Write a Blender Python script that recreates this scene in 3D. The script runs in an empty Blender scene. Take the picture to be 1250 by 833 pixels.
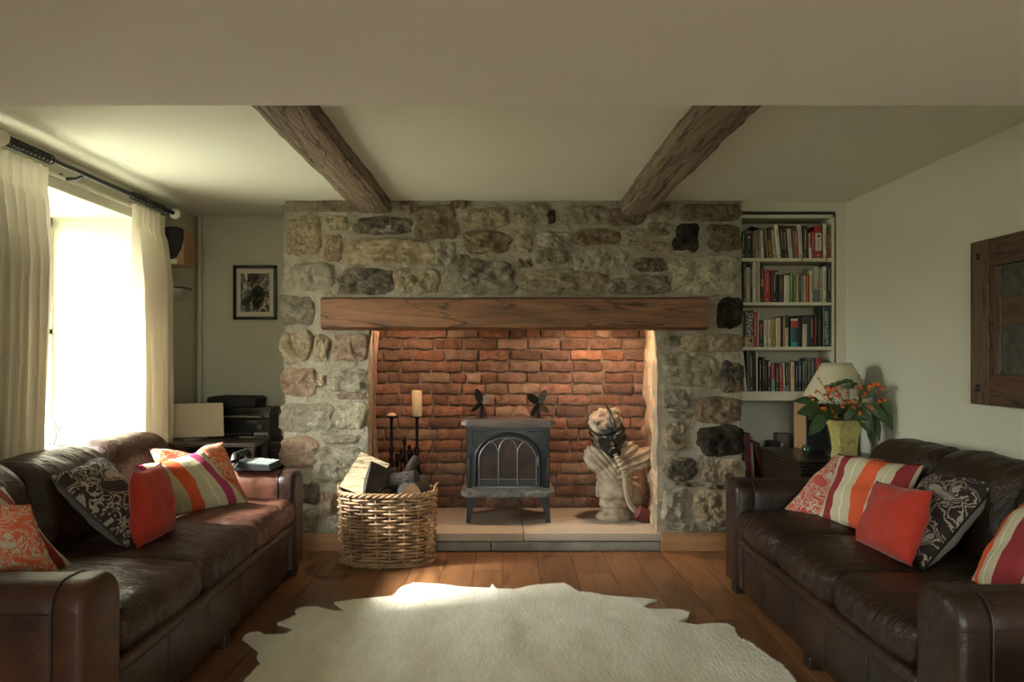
import bpy, bmesh, math, random
from mathutils import Vector, Matrix, noise
random.seed(7)
sc = bpy.context.scene
C = sc.collection
F = 950.0
EYE = 1.24

# ------------------------------------------------------------------ camera
cam = bpy.data.cameras.new('camera'); camo = bpy.data.objects.new('camera', cam); C.objects.link(camo)
cam.sensor_width = 36; cam.lens = 36*F/1250; cam.shift_x = 9/1250; cam.shift_y = 20.5/1250
cam.clip_start = .05
camo.location = (0, -5, EYE); camo.rotation_euler = (math.pi/2, 0, 0)
sc.camera = camo
# ------------------------------------------------------------------ world, sun, daylight, exposure
w = bpy.data.worlds.new('world'); sc.world = w; w.use_nodes = True
nt = w.node_tree; nt.nodes.clear()
wo = nt.nodes.new('ShaderNodeOutputWorld'); bg = nt.nodes.new('ShaderNodeBackground')
tc = nt.nodes.new('ShaderNodeTexCoord'); sp = nt.nodes.new('ShaderNodeSeparateXYZ'); cr = nt.nodes.new('ShaderNodeValToRGB')
nt.links.new(tc.outputs['Generated'], sp.inputs[0]); nt.links.new(sp.outputs['Z'], cr.inputs[0])
cr.color_ramp.elements[0].position = 0.0; cr.color_ramp.elements[0].color = (.42, .44, .33, 1)
cr.color_ramp.elements[1].position = 0.10; cr.color_ramp.elements[1].color = (.97, 1, .95, 1)
nt.links.new(cr.outputs[0], bg.inputs[0]); 
sund = Vector((.75, .22, -.60)).normalized()
# hazy bright sky round the sun
dp_ = nt.nodes.new('ShaderNodeVectorMath'); dp_.operation = 'DOT_PRODUCT'; dp_.inputs[1].default_value = Vector((-.66, -.52, .50)).normalized(); nt.links.new(tc.outputs['Generated'], dp_.inputs[0])
mx_ = nt.nodes.new('ShaderNodeMath'); mx_.operation = 'MAXIMUM'; nt.links.new(dp_.outputs['Value'], mx_.inputs[0]); mx_.inputs[1].default_value = 0
pw_ = nt.nodes.new('ShaderNodeMath'); pw_.operation = 'POWER'; nt.links.new(mx_.outputs[0], pw_.inputs[0]); pw_.inputs[1].default_value = 5
ma_ = nt.nodes.new('ShaderNodeMath'); ma_.operation = 'MULTIPLY_ADD'; nt.links.new(pw_.outputs[0], ma_.inputs[0]); ma_.inputs[1].default_value = 22; ma_.inputs[2].default_value = 4.2
nt.links.new(ma_.outputs[0], bg.inputs[1])
nt.links.new(bg.outputs[0], wo.inputs[0])
def light(kind, name, loc, rot, energy, color, **k):
    l = bpy.data.lights.new(name, kind); l.energy = energy; l.color = color
    for a, v in k.items(): setattr(l, a, v)
    o = bpy.data.objects.new(name, l); o.location = loc; o.rotation_euler = rot; C.objects.link(o); return o
light('SUN', 'sun', (-6, -6, 5), sund.to_track_quat('-Z', 'Y').to_euler(), 8.5, (1, .95, .85), angle=math.radians(10))
for (y0, y1, z0, z1) in ((-1.85, -.38, .72, 2.07), (-6.6, -5.4, .9, 2.0)):
    p = light('AREA', 'window_portal', (-2.74, (y0+y1)/2, (z0+z1)/2), (0, -math.pi/2, 0), 1, (1, 1, 1), shape='RECTANGLE', size=z1-z0, size_y=y1-y0)
    p.data.cycles.is_portal = True
p = light('AREA', 'window_portal', (0, -8.25, 1.45), (math.pi/2, 0, math.pi), 1, (1, 1, 1), shape='RECTANGLE', size=1.9, size_y=1.3)
p.rotation_euler = (math.pi/2, 0, 0); p.data.cycles.is_portal = True
sc.view_settings.view_transform = 'Standard'; sc.view_settings.look = 'None'
sc.view_settings.gamma = 1; sc.view_settings.use_curve_mapping = False
sc.view_settings.exposure = 1.68

# ------------------------------------------------------------------ helpers
def W(px, py, D): return Vector(((px-616)/F*D, D-5, EYE-(py-437)/F*D))
def nz(x, y, z): return noise.noise(Vector((x, y, z)))
def smooth(bm, on=True):
    for f in bm.faces: f.smooth = on
def link(name, me, parent=None, mats=()):
    o = bpy.data.objects.new(name, me); C.objects.link(o)
    if parent: o.parent = parent
    return o
def worldloc(p):
    v = Vector((0, 0, 0))
    while p: v += p.location; p = p.parent
    return v
def obj(name, bm, mat, parent=None, label=None, sm=True, mats=None):
    """bm in world coordinates -> one mesh object; origin at parent's base or own base centre"""
    if sm: smooth(bm)
    bmesh.ops.recalc_face_normals(bm, faces=bm.faces) if not mats or True else None
    if parent: off = worldloc(parent)
    else:
        xs = [v.co.x for v in bm.verts]; ys = [v.co.y for v in bm.verts]; zs = [v.co.z for v in bm.verts]
        off = Vector(((min(xs)+max(xs))/2, (min(ys)+max(ys))/2, min(zs)))
    bmesh.ops.translate(bm, verts=bm.verts, vec=-off)
    me = bpy.data.meshes.new(name); bm.to_mesh(me); bm.free()
    for m in (mats or [mat]): me.materials.append(m)
    o = link(name, me, parent)
    if not parent: o.location = off
    if sm: 
        try: me.set_sharp_from_angle(angle=math.radians(42))
        except Exception: pass
    if label: o['label'] = label
    return o
def tag(o, label, cat, group=None):
    o['label'] = label; o['category'] = cat
    if group: o['group'] = group
    return o
def thing(name, loc, label, cat, group=None):
    o = bpy.data.objects.new(name, None); C.objects.link(o); o.location = loc; o.empty_display_size = .1
    return tag(o, label, cat, group)
def struct(name, bm, m, sm=False, parent=None):
    o = obj(name, bm, m, parent, sm=sm); 
    if not parent: o['kind'] = 'structure'
    return o
def B(): return bmesh.new()
def box(bm, x0, x1, y0, y1, z0, z1, bev=0, seg=2, mi=0):
    r = bmesh.ops.create_cube(bm, size=1)['verts']
    for v in r: v.co = Vector((x0+(v.co.x+.5)*(x1-x0), y0+(v.co.y+.5)*(y1-y0), z0+(v.co.z+.5)*(z1-z0)))
    fs = set(f for v in r for f in v.link_faces)
    for f in fs: f.material_index = mi
    if bev:
        es = set(e for v in r for e in v.link_edges)
        bmesh.ops.bevel(bm, geom=list(es), offset=bev, segments=seg, profile=.5, affect='EDGES')
    return bm
def bx(*a, **k): return box(B(), *a, **k)
def tube(bm, pts, r, n=8, closed=False, caps=True):
    pts = [Vector(p) for p in pts]; N = len(pts); rings = []
    rs = r if isinstance(r, (list, tuple)) else [r]*N
    up = None
    for i, p in enumerate(pts):
        if closed: t = pts[(i+1) % N]-pts[i-1]
        else: t = pts[min(i+1, N-1)]-pts[max(i-1, 0)]
        if t.length < 1e-9: t = Vector((0, 0, 1))
        t.normalize()
        if up is None:
            up = Vector((0, 0, 1)) if abs(t.z) < .9 else Vector((1, 0, 0))
        a = t.cross(up)
        if a.length < 1e-5: a = t.cross(Vector((0, 1, 0)))
        a.normalize(); b = a.cross(t).normalized(); up = b
        rings.append([bm.verts.new(p+(a*math.cos(2*math.pi*k/n)+b*math.sin(2*math.pi*k/n))*rs[i]) for k in range(n)])
    for i in range(N if closed else N-1):
        A, Bq = rings[i], rings[(i+1) % N]
        for k in range(n): bm.faces.new((A[k], A[(k+1) % n], Bq[(k+1) % n], Bq[k]))
    if caps and not closed:
        bm.faces.new(rings[0][::-1]); bm.faces.new(rings[-1])
    return bm
def lathe(bm, prof, c, n=24, rot=None, sx=1, sy=1):
    """prof [(r,z)] around z axis at c; rot 3x3"""
    rings = []
    for r, z in prof:
        ring = []
        for k in range(n):
            a = 2*math.pi*k/n; p = Vector((r*math.cos(a)*sx, r*math.sin(a)*sy, z))
            if rot: p = rot @ p
            ring.append(bm.verts.new(p+Vector(c)))
        rings.append(ring)
    for i in range(len(rings)-1):
        for k in range(n): bm.faces.new((rings[i][k], rings[i][(k+1) % n], rings[i+1][(k+1) % n], rings[i+1][k]))
    bm.faces.new(rings[0][::-1]); bm.faces.new(rings[-1]); return bm
def ball(bm, c, r, sub=2, sc_=(1, 1, 1), rot=None):
    vs = bmesh.ops.create_icosphere(bm, subdivisions=sub, radius=1)['verts']
    for v in vs:
        p = Vector((v.co.x*r*sc_[0], v.co.y*r*sc_[1], v.co.z*r*sc_[2]))
        if rot: p = rot @ p
        v.co = p+Vector(c)
    return vs
def prism(bm, poly, n0, n1, axis='y'):
    """poly list of 2d points in the plane normal to axis, extruded n0..n1"""
    def mk(a, b, n): return {'y': (a, n, b), 'x': (n, a, b), 'z': (a, b, n)}[axis]
    A = [bm.verts.new(mk(a, b, n0)) for a, b in poly]; D = [bm.verts.new(mk(a, b, n1)) for a, b in poly]
    bm.faces.new(A); bm.faces.new(D[::-1])
    for i in range(len(poly)):
        j = (i+1) % len(poly); bm.faces.new((A[j], A[i], D[i], D[j]))
    return bm
def softbox(bm, x0, x1, y0, y1, z0, z1, r=.05, n=12, bulge=(0, 0, 0), amp=.0, fs=4.0, seed=0, fn=None):
    """rounded box with puffed faces and noise; shared corner vertices merged"""
    c = Vector(((x0+x1)/2, (y0+y1)/2, (z0+z1)/2)); h = Vector(((x1-x0)/2, (y1-y0)/2, (z1-z0)/2))
    t = B(); bmesh.ops.create_cube(t, size=2)
    bmesh.ops.subdivide_edges(t, edges=t.edges[:], cuts=n, use_grid_fill=True)
    m = {}
    for v in t.verts:
        q = v.co.copy()
        q = Vector([math.copysign(abs(a)**.8, a) if abs(a) < 1 else a for a in q])
        p = Vector((q.x*h.x, q.y*h.y, q.z*h.z))
        rr = min(r, h.x, h.y, h.z)
        inn = Vector([max(-h[i]+rr, min(h[i]-rr, p[i])) for i in range(3)])
        d = p-inn
        if d.length > 1e-9: p = inn+d.normalized()*rr
        nrm = d.normalized() if d.length > 1e-9 else Vector((0, 0, 0))
        u = Vector([max(-1, min(1, p[i]/h[i])) for i in range(3)])
        for i in range(3):
            j, k = (i+1) % 3, (i+2) % 3
            p[i] += bulge[i]*u[i]*(1-u[j]**2)*(1-u[k]**2)
        if amp:
            e = noise.noise_vector((p+c)*fs+Vector((seed*7.1, 0, 0)))+noise.noise_vector((p+c)*fs*2.6+Vector((seed*3.1, 5, 0)))*.4
            p += e*amp
        p += c
        if fn: p = fn(p, u)
        m[v.index] = bm.verts.new(p)
    t.verts.index_update()
    for f in t.faces: bm.faces.new([m[v.index] for v in f.verts])
    t.free(); return bm
def mesh_text(s, size, loc, rot, mat, parent, name='title', ext=.0008):
    cu = bpy.data.curves.new('t', 'FONT'); cu.body = s; cu.size = size; cu.extrude = ext; cu.align_x = 'CENTER'; cu.align_y = 'CENTER'
    to = bpy.data.objects.new('t', cu); C.objects.link(to)
    dg = bpy.context.evaluated_depsgraph_get(); me = bpy.data.meshes.new_from_object(to.evaluated_get(dg))
    bpy.data.objects.remove(to); me.materials.append(mat)
    o = link(name, me, parent); o.location = Vector(loc)-worldloc(parent); o.rotation_euler = rot; return o

# ------------------------------------------------------------------ materials
def newmat(name):
    m = bpy.data.materials.new(name); m.use_nodes = True; n = m.node_tree; b = n.nodes['Principled BSDF']; return m, n, b
def c4(c): return (c[0], c[1], c[2], 1)
def coords(n, kind='Object', scale=(1, 1, 1)):
    if kind == 'World': t = n.nodes.new('ShaderNodeNewGeometry'); out = t.outputs['Position']
    else: t = n.nodes.new('ShaderNodeTexCoord'); out = t.outputs[kind]
    mp = n.nodes.new('ShaderNodeMapping'); mp.inputs['Scale'].default_value = scale; n.links.new(out, mp.inputs[0]); return mp.outputs[0]
def noi(n, co, scale, detail=4, rough=.6, dist=0):
    t = n.nodes.new('ShaderNodeTexNoise'); t.inputs['Scale'].default_value = scale; t.inputs['Detail'].default_value = detail
    t.inputs['Roughness'].default_value = rough; t.inputs['Distortion'].default_value = dist; n.links.new(co, t.inputs[0]); return t.outputs[0]
def ramp(n, fac, stops, const=False):
    r = n.nodes.new('ShaderNodeValToRGB'); e = r.color_ramp.elements
    while len(e) < len(stops): e.new(.5)
    for i, (p, c) in enumerate(stops): e[i].position = p; e[i].color = c4(c)
    if const: r.color_ramp.interpolation = 'CONSTANT'
    n.links.new(fac, r.inputs[0]); return r.outputs[0]
def bump(n, b, h, strength, dist=.01, prev=None):
    k = n.nodes.new('ShaderNodeBump'); k.inputs['Strength'].default_value = strength; k.inputs['Distance'].default_value = dist
    n.links.new(h, k.inputs['Height'])
    if prev is not None: n.links.new(prev, k.inputs['Normal'])
    n.links.new(k.outputs[0], b.inputs['Normal']); return k.outputs[0]
def mix(n, a, c, fac, mode='MIX'):
    x = n.nodes.new('ShaderNodeMix'); x.data_type = 'RGBA'; x.blend_type = mode
    for s, v in ((x.inputs[0], fac), (x.inputs[6], a), (x.inputs[7], c)):
        if isinstance(v, (int, float)): s.default_value = v
        elif isinstance(v, tuple): s.default_value = c4(v)
        else: n.links.new(v, s)
    return x.outputs[2]
def rnd(n): return n.nodes.new('ShaderNodeObjectInfo').outputs['Random']
def plain(name, c, rough=.6, metal=0, bs=0, bst=.2, var=0, c2=None, vs=6, kind='Object', scale=(1, 1, 1), spec=.5, obj_rand=None, bd=.01):
    m, n, b = newmat(name); b.inputs['Roughness'].default_value = rough; b.inputs['Metallic'].default_value = metal
    b.inputs['Specular IOR Level'].default_value = spec
    b.inputs['Base Color'].default_value = c4(c)
    co = coords(n, kind, scale) if (bs or c2 or var) else None
    col = None
    if c2: col = ramp(n, noi(n, co, vs, 6, .65), [(.35, c), (.65, c2)]); 
    if obj_rand:
        lo, hi = obj_rand
        g = ramp(n, rnd(n), [(0, (lo, lo, lo)), (1, (hi, hi, hi))]); col = mix(n, col if col else c, g, 1.0, 'MULTIPLY')
    if col: n.links.new(col, b.inputs['Base Color'])
    if bs: bump(n, b, noi(n, co, bs, 6, .6), bst, bd)
    return m
wall_m = plain('wall_paint', (.50, .49, .385), .85, bs=3.2, bst=.35, bd=.03, kind='World', c2=(.515, .505, .40), vs=1.5)
ceil_m = plain('ceiling_paint', (.63, .635, .52), .9, bs=1.6, bst=.15, bd=.03, kind='World', c2=(.645, .65, .535), vs=1.2)
soffit_m = plain('soffit_paint', (.70, .655, .585), .85, bs=2.0, bst=.3, bd=.02, kind='World')
white_m = plain('white_gloss_paint', (.72, .69, .58), .4)
cream_shelf = plain('shelf_paint', (.50, .475, .36), .5)
black_m = plain('black_plastic', (.006, .006, .006), .5)
blackgap = plain('shadow_gap_black', (.006, .005, .004), .8)
iron = plain('wrought_iron', (.012, .011, .010), .5, .6, bs=60, bst=.3)
cast = plain('cast_iron_enamel', (.016, .019, .020), .38, .35, bs=90, bst=.15, c2=(.022, .026, .027))
casttop = plain('cast_iron_pale_brown', (.16, .12, .10), .5, .5, bs=40, bst=.2, c2=(.09, .08, .075))  # top plate iron, paler and browner than the stove body
ash = plain('ashy_iron', (.22, .21, .19), .7, .2, c2=(.07, .072, .07), vs=14)
def stone(name, a, c, d, kind='Object'):
    m, n, b = newmat(name); co = coords(n, 'World'); b.inputs['Roughness'].default_value = .9; b.inputs['Specular IOR Level'].default_value = .25
    f = noi(n, co, 9, 8, .72, .6)
    col = ramp(n, f, [(.30, c), (.46, a), (.60, d), (.72, a)])
    f2 = noi(n, co, 34, 5, .7); sp = ramp(n, f2, [(.30, (.42, .40, .36)), (.5, (1, 1, 1)), (.68, (1.0, 1, 1)), (.78, (1.6, 1.55, 1.4))])
    col = mix(n, col, sp, .8, 'MULTIPLY')
    g = ramp(n, rnd(n), [(0, (1.05, 1.02, .98)), (1, (1.6, 1.52, 1.38))]); col = mix(n, col, g, 1.0, 'MULTIPLY')
    n.links.new(col, b.inputs['Base Color'])
    v = n.nodes.new('ShaderNodeTexVoronoi'); v.inputs['Scale'].default_value = 22; n.links.new(co, v.inputs[0])
    p = bump(n, b, v.outputs[0], .6, .025); bump(n, b, noi(n, co, 24, 9, .78, 1.0), 1.0, .06, p)
    return m
ST = {'t': stone('stone_tan', (.34, .28, .19), (.15, .12, .08), (.45, .38, .27)),
      'g': stone('stone_grey', (.28, .25, .18), (.13, .12, .09), (.39, .355, .27)),
      'd': stone('stone_dark', (.12, .105, .08), (.03, .028, .025), (.30, .25, .18)),
      'k': stone('stone_black', (.035, .030, .022), (.010, .009, .007), (.09, .08, .055)),
      'b': stone('stone_brown', (.21, .155, .10), (.10, .07, .05), (.28, .22, .15)),
      'r': stone('stone_pink', (.36, .25, .18), (.22, .16, .12), (.42, .34, .26)),
      'p': stone('stone_pale', (.40, .365, .28), (.22, .20, .15), (.54, .50, .39))}
mortar = plain('lime_mortar', (.31, .275, .205), .95, bs=24, bst=.9, bd=.025, c2=(.225, .195, .14), vs=6, kind='World', spec=.2)
bmortar = plain('brick_mortar', (.24, .165, .115), .95, bs=40, bst=.7, bd=.01, c2=(.12, .085, .06), vs=9, kind='World')
def brickmat(name, a, c, lo=.7, hi=1.25):
    m, n, b = newmat(name); co = coords(n, 'World'); b.inputs['Roughness'].default_value = .88; b.inputs['Specular IOR Level'].default_value = .2
    col = ramp(n, noi(n, co, 16, 7, .7), [(.32, c), (.55, a), (.75, tuple(x*1.35 for x in a))])
    g = ramp(n, rnd(n), [(0, (lo, lo*.95, lo*.9)), (1, (hi, hi*.97, hi*.92))]); col = mix(n, col, g, 1.0, 'MULTIPLY')
    n.links.new(col, b.inputs['Base Color']); bump(n, b, noi(n, co, 60, 7, .7), .8, .012); return m
BR = [brickmat('brick_red', (.24, .125, .088), (.10, .055, .042)), brickmat('brick_brown', (.20, .12, .088), (.09, .056, .044)),
      brickmat('brick_orange', (.30, .15, .098), (.16, .078, .055)), brickmat('brick_dusty', (.27, .185, .135), (.15, .10, .075))]
def wood(name, a, c, axis='x', rough=.6, ring=14, bst=.4, cracks=0.0, rand=None, knots=False, kind='World'):
    m, n, b = newmat(name); b.inputs['Roughness'].default_value = rough
    st_ = .05 if name == 'old_beam' else .12; s = {'x': (st_, 1, 1), 'y': (1, st_, 1), 'z': (1, 1, st_)}[axis]
    co = coords(n, kind, s)
    if rand:
        ad = n.nodes.new('ShaderNodeVectorMath'); ad.operation = 'ADD'; cx = n.nodes.new('ShaderNodeCombineXYZ')
        mu = n.nodes.new('ShaderNodeMath'); mu.operation = 'MULTIPLY'; mu.inputs[1].default_value = 37; n.links.new(rnd(n), mu.inputs[0])
        n.links.new(mu.outputs[0], cx.inputs[0]); n.links.new(mu.outputs[0], cx.inputs[2]); n.links.new(co, ad.inputs[0]); n.links.new(cx.outputs[0], ad.inputs[1]); co = ad.outputs[0]
    f = noi(n, co, ring, 7, .62, 1.6); f2 = noi(n, co, ring*5, 4, .6, .5)
    col = ramp(n, f, [(.28, c), (.5, a), (.72, tuple(min(1, x*1.25) for x in a))])
    col = mix(n, col, ramp(n, f2, [(.3, (.62, .58, .54)), (.6, (1, 1, 1))]), .6, 'MULTIPLY')
    if cracks:
        cf = noi(n, co, ring*.55, 3, .5, 2.2)
        cr_ = ramp(n, cf, [(.492-.012*cracks, (1, 1, 1)), (.498, (.10, .08, .06)), (.502, (.10, .08, .06)), (.508+.012*cracks, (1, 1, 1))])
        col = mix(n, col, cr_, .85, 'MULTIPLY')
    if knots:
        ko = noi(n, coords(n, kind, tuple(x if x == 1 else .35 for x in s)), 5.5, 1, .4)
        col = mix(n, col, ramp(n, ko, [(.70, (1, 1, 1)), (.76, (.35, .28, .22))]), .8, 'MULTIPLY')
    if rand:
        g = ramp(n, rnd(n), [(0, (rand[0],)*3), (1, (rand[1],)*3)]); col = mix(n, col, g, 1.0, 'MULTIPLY')
    n.links.new(col, b.inputs['Base Color']); p = bump(n, b, f, bst, .02); bump(n, b, f2, bst*.6, .006, p); return m
floor_m = wood('oak_floorboard', (.20, .093, .038), (.09, .040, .017), 'y', .36, 11, .10, rand=(.72, 1.18), knots=True)
lintel_m = wood('oak_lintel', (.19, .082, .033), (.075, .034, .015), 'x', .6, 9, .5, cracks=1.0)
beam_m = wood('old_beam', (.27, .20, .135), (.05, .036, .026), 'y', .85, 22, 1.0, cracks=2.5)
post_m = wood('old_post', (.27, .155, .10), (.07, .04, .028), 'z', .9, 20, 1.0, cracks=2.0)
skirt_m = wood('oak_skirting', (.30, .155, .065), (.17, .085, .035), 'x', .45, 9, .1)
frame_w = wood('reclaimed_wood', (.105, .062, .030), (.05, .028, .014), 'z', .6, 9, .4, cracks=1.0)
frame_h = wood('reclaimed_wood_rail', (.085, .045, .022), (.04, .022, .010), 'y', .55, 9, .4, cracks=1.0)
darkwood = wood('dark_stained_wood', (.022, .015, .009), (.010, .007, .005), 'x', .32, 12, .1)
spk_wood = plain('speaker_veneer', (.34, .20, .10), .5, c2=(.30, .17, .085), vs=20)
logbark = plain('log_bark', (.055, .045, .036), .95, bs=22, bst=1, bd=.04, c2=(.025, .02, .017), vs=14)
logpale = wood('split_log_face', (.62, .50, .33), (.42, .31, .18), 'x', .85, 22, .8, cracks=.8, kind='Object')
logend = plain('log_end_grain', (.50, .33, .20), .9, bs=30, bst=.5, c2=(.38, .24, .14))
def leather(name, a, c, d, rough=.34, sc_=1, wk=.4):
    m, n, b = newmat(name); co = coords(n, 'World')
    col = ramp(n, noi(n, co, 3.2, 5, .6), [(.33, c), (.55, a), (.75, d)])
    n.links.new(col, b.inputs['Base Color']); b.inputs['Specular IOR Level'].default_value = .38
    r = n.nodes.new('ShaderNodeMapRange'); r.inputs[3].default_value = rough-.06; r.inputs[4].default_value = rough+.14
    n.links.new(noi(n, co, 7, 4, .6), r.inputs[0]); n.links.new(r.outputs[0], b.inputs['Roughness'])
    v = n.nodes.new('ShaderNodeTexVoronoi'); v.inputs['Scale'].default_value = 260; n.links.new(co, v.inputs[0])
    p = bump(n, b, v.outputs[0], .12, .002)
    wr = noi(n, coords(n, 'World', (.45, 1.5, 1)), 10*sc_, 4, .5, 2.2)
    p = bump(n, b, wr, .42*wk, .03, p)
    bump(n, b, noi(n, coords(n, 'World', (.5, 1.6, .8)), 26*sc_, 3, .5, 1.5), .22*wk, .012, p); return m
lea_l = leather('leather_left_sofa', (.038, .018, .012), (.020, .011, .008), (.075, .033, .021))
lea_r = leather('leather_right_sofa', (.026, .013, .008), (.014, .008, .005), (.050, .021, .012), .36)
lea_lc = leather('leather_left_cushion', (.042, .020, .013), (.022, .012, .008), (.08, .036, .024), wk=1.2)
lea_rc = leather('leather_right_cushion', (.028, .014, .008), (.015, .008, .005), (.052, .023, .013), .36, wk=1.2)
lea_wc = leather('leather_worn_cushion', (.12, .05, .034), (.075, .032, .022), (.17, .075, .05), .38, .8, wk=1.2)
lea_worn = leather('leather_worn_red', (.15, .056, .035), (.085, .032, .021), (.20, .085, .055), .42, .7)
lea_arm = leather('leather_arm_brown', (.070, .024, .011), (.026, .012, .007), (.115, .045, .02), .44, .6)
seam_m = plain('leather_piping', (.028, .014, .010), .45)
def fabric(name, c, c2=None, rough=.9, trans=0, bs=380, bst=.25):
    m, n, b = newmat(name); b.inputs['Roughness'].default_value = rough; b.inputs['Specular IOR Level'].default_value = .2
    b.inputs['Base Color'].default_value = c4(c); b.inputs['Sheen Weight'].default_value = .15
    co = coords(n, 'Object'); bump(n, b, noi(n, co, bs, 2, .5), bst, .003)
    if c2: n.links.new(ramp(n, noi(n, co, 18, 4, .6), [(.35, c), (.65, c2)]), b.inputs['Base Color'])
    if trans:
        o = n.nodes['Material Output']; t = n.nodes.new('ShaderNodeBsdfTranslucent'); t.inputs[0].default_value = c4(c)
        ms = n.nodes.new('ShaderNodeMixShader'); ms.inputs[0].default_value = trans
        n.links.new(b.outputs[0], ms.inputs[1]); n.links.new(t.outputs[0], ms.inputs[2]); n.links.new(ms.outputs[0], o.inputs[0])
    return m
red_f = fabric('red_cotton', (.40, .035, .018), (.34, .03, .016))
grey_back = fabric('grey_cotton', (.20, .18, .14))
cream_f = fabric('cream_cotton', (.55, .49, .36))
curt_m = fabric('cream_linen', (.56, .51, .40), None, .9, .32, 260, .4)
shade_m = fabric('lampshade_linen', (.66, .60, .44), None, .9, .3)
def leafprint(name, bg_, fg, sc_=5.5, th=.5):
    m, n, b = newmat(name); b.inputs['Roughness'].default_value = .9; b.inputs['Specular IOR Level'].default_value = .2
    co = coords(n, 'UV', (1, 1.0, 1))
    f = noi(n, coords(n, 'UV', (1.0, 1.5, 1)), sc_, 1.5, .45, .9); f2 = noi(n, co, sc_*2.6, 2, .5, 1.2)
    mm = n.nodes.new('ShaderNodeMath'); mm.operation = 'MULTIPLY_ADD'; n.links.new(f2, mm.inputs[0]); mm.inputs[1].default_value = .30; n.links.new(f, mm.inputs[2])
    # bands of the warped field give leaf blades with pale veins between
    c_ = .65+(th-.5)
    col = ramp(n, mm.outputs[0], [(0, bg_), (c_-.16, fg), (c_-.085, bg_), (c_-.04, fg), (c_+.025, bg_), (c_+.065, fg)], True)
    cl = ramp(n, noi(n, co, 30, 4, .6), [(.3, (.75, .75, .75)), (.7, (1.1, 1.1, 1.1))])
    n.links.new(mix(n, col, cl, 1.0, 'MULTIPLY'), b.inputs['Base Color']); bump(n, b, noi(n, co, 200, 2, .5), .25, .003); return m
coral_leaf = leafprint('coral_leaf_print', (.50, .45, .33), (.62, .13, .055), 4.2)
rose_leaf = leafprint('rose_leaf_print', (.48, .43, .33), (.46, .08, .06), 4.6)
dark_leaf = leafprint('charcoal_leaf_print', (.30, .26, .205), (.030, .022, .020), 3.6)
def stripes(name, st, vert=True):
    m, n, b = newmat(name); b.inputs['Roughness'].default_value = .9; b.inputs['Specular IOR Level'].default_value = .2
    s = n.nodes.new('ShaderNodeSeparateXYZ'); n.links.new(coords(n, 'UV'), s.inputs[0])
    col = ramp(n, s.outputs['X'], st, True)
    cl = ramp(n, noi(n, coords(n, 'UV', (6, 60, 1)), 5, 4, .6), [(.3, (.85, .85, .85)), (.7, (1.08, 1.08, 1.08))])
    n.links.new(mix(n, col, cl, 1.0, 'MULTIPLY'), b.inputs['Base Color']); bump(n, b, noi(n, coords(n, 'UV'), 200, 2, .5), .25, .003); return m
CR = (.50, .455, .31); CO = (.66, .11, .04); MA = (.34, .045, .12); MR = (.25, .032, .035); LN = (.72, .68, .52)
stripe_pink = stripes('coral_magenta_stripe', [(0, MA), (.10, CR), (.20, LN), (.21, CR), (.32, CO), (.47, CR), (.58, LN), (.59, CR), (.70, MA), (.84, CR)])
stripe_red = stripes('coral_maroon_stripe', [(0, CR), (.10, MR), (.26, CR), (.36, LN), (.375, CR), (.46, CO), (.62, CR), (.70, LN), (.71, CR), (.79, MR), (.96, CR)])
stripe_near = stripes('cream_maroon_stripe', [(0, MA), (.14, CR), (.42, MR), (.56, CR), (.70, MR), (.90, CR)])
stripe_r5 = stripes('curved_coral_stripe', [(0, CR), (.10, CO), (.22, CR), (.31, LN), (.325, CR), (.42, MR), (.72, CR), (.80, MR)])
fur_m = plain('cow_hide_fur', (.84, .83, .71), .8, bs=70, bst=.5, bd=.01, c2=(.62, .58, .46), vs=3.5, kind='World', scale=(1, .35, 1), spec=.2)
wick = plain('willow', (.42, .275, .14), .5, bs=40, bst=.3, c2=(.13, .075, .04), vs=11, obj_rand=(.9, 1.1))
glass_m, gn, gb = newmat('window_glass'); gb.inputs['Transmission Weight'].default_value = 1; gb.inputs['Roughness'].default_value = 0; gb.inputs['IOR'].default_value = 1.0; gb.inputs['Base Color'].default_value = (1, 1, 1, 1)
# thin clear pane: mostly passes light with a weak reflection
_t = gn.nodes.new('ShaderNodeBsdfTransparent'); _g = gn.nodes.new('ShaderNodeBsdfGlossy'); _g.inputs['Roughness'].default_value = .02
_m = gn.nodes.new('ShaderNodeMixShader'); _m.inputs[0].default_value = .07
gn.links.new(_t.outputs[0], _m.inputs[1]); gn.links.new(_g.outputs[0], _m.inputs[2]); gn.links.new(_m.outputs[0], gn.nodes['Material Output'].inputs[0])

# ------------------------------------------------------------------ room shell
XL, XR, H = -2.21, 2.22, 2.25
b = bx(XL-.6, XR+.2, -8.2, 1.2, -.12, -.03); floor = struct('floor', b, plain('subfloor', (.03, .018, .01), .9))
def boards():
    me_list = []
    for v in range(4):
        t = bx(-.5, .5, -.5, .5, 0, 1); me = bpy.data.meshes.new('board'); t.to_mesh(me); t.free(); me.materials.append(floor_m); me_list.append(me)
    x = XL; rr = random.Random(4)
    while x < XR:
        wd = rr.choice([.17, .185, .2, .21, .19]); x1 = min(x+wd, XR)
        y = 1.1
        ln = rr.uniform(.9, 2.6)
        while y > -8:
            y0 = max(y-ln, -8.1)
            o = link('board', rr.choice(me_list), floor); o.scale = (x1-x-.0025, y-y0-.0025, .03+rr.uniform(-.0008, 0)); 
            o.location = Vector(((x+x1)/2, (y+y0)/2, -.03))-floor.location
            y = y0; ln = rr.uniform(1.8, 3.2)
        x = x1
boards()
struct('ceiling', bx(XL-.1, XR+.1, -2.45, 1.2, H, H+.1), ceil_m)
# lower plaster ceiling with a lip toward the fireplace
b = bx(XL-.1, XR+.1, -8.2, -2.4, 2.08, 2.35, bev=.012, seg=3)
struct('ceiling', b, soffit_m)
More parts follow.
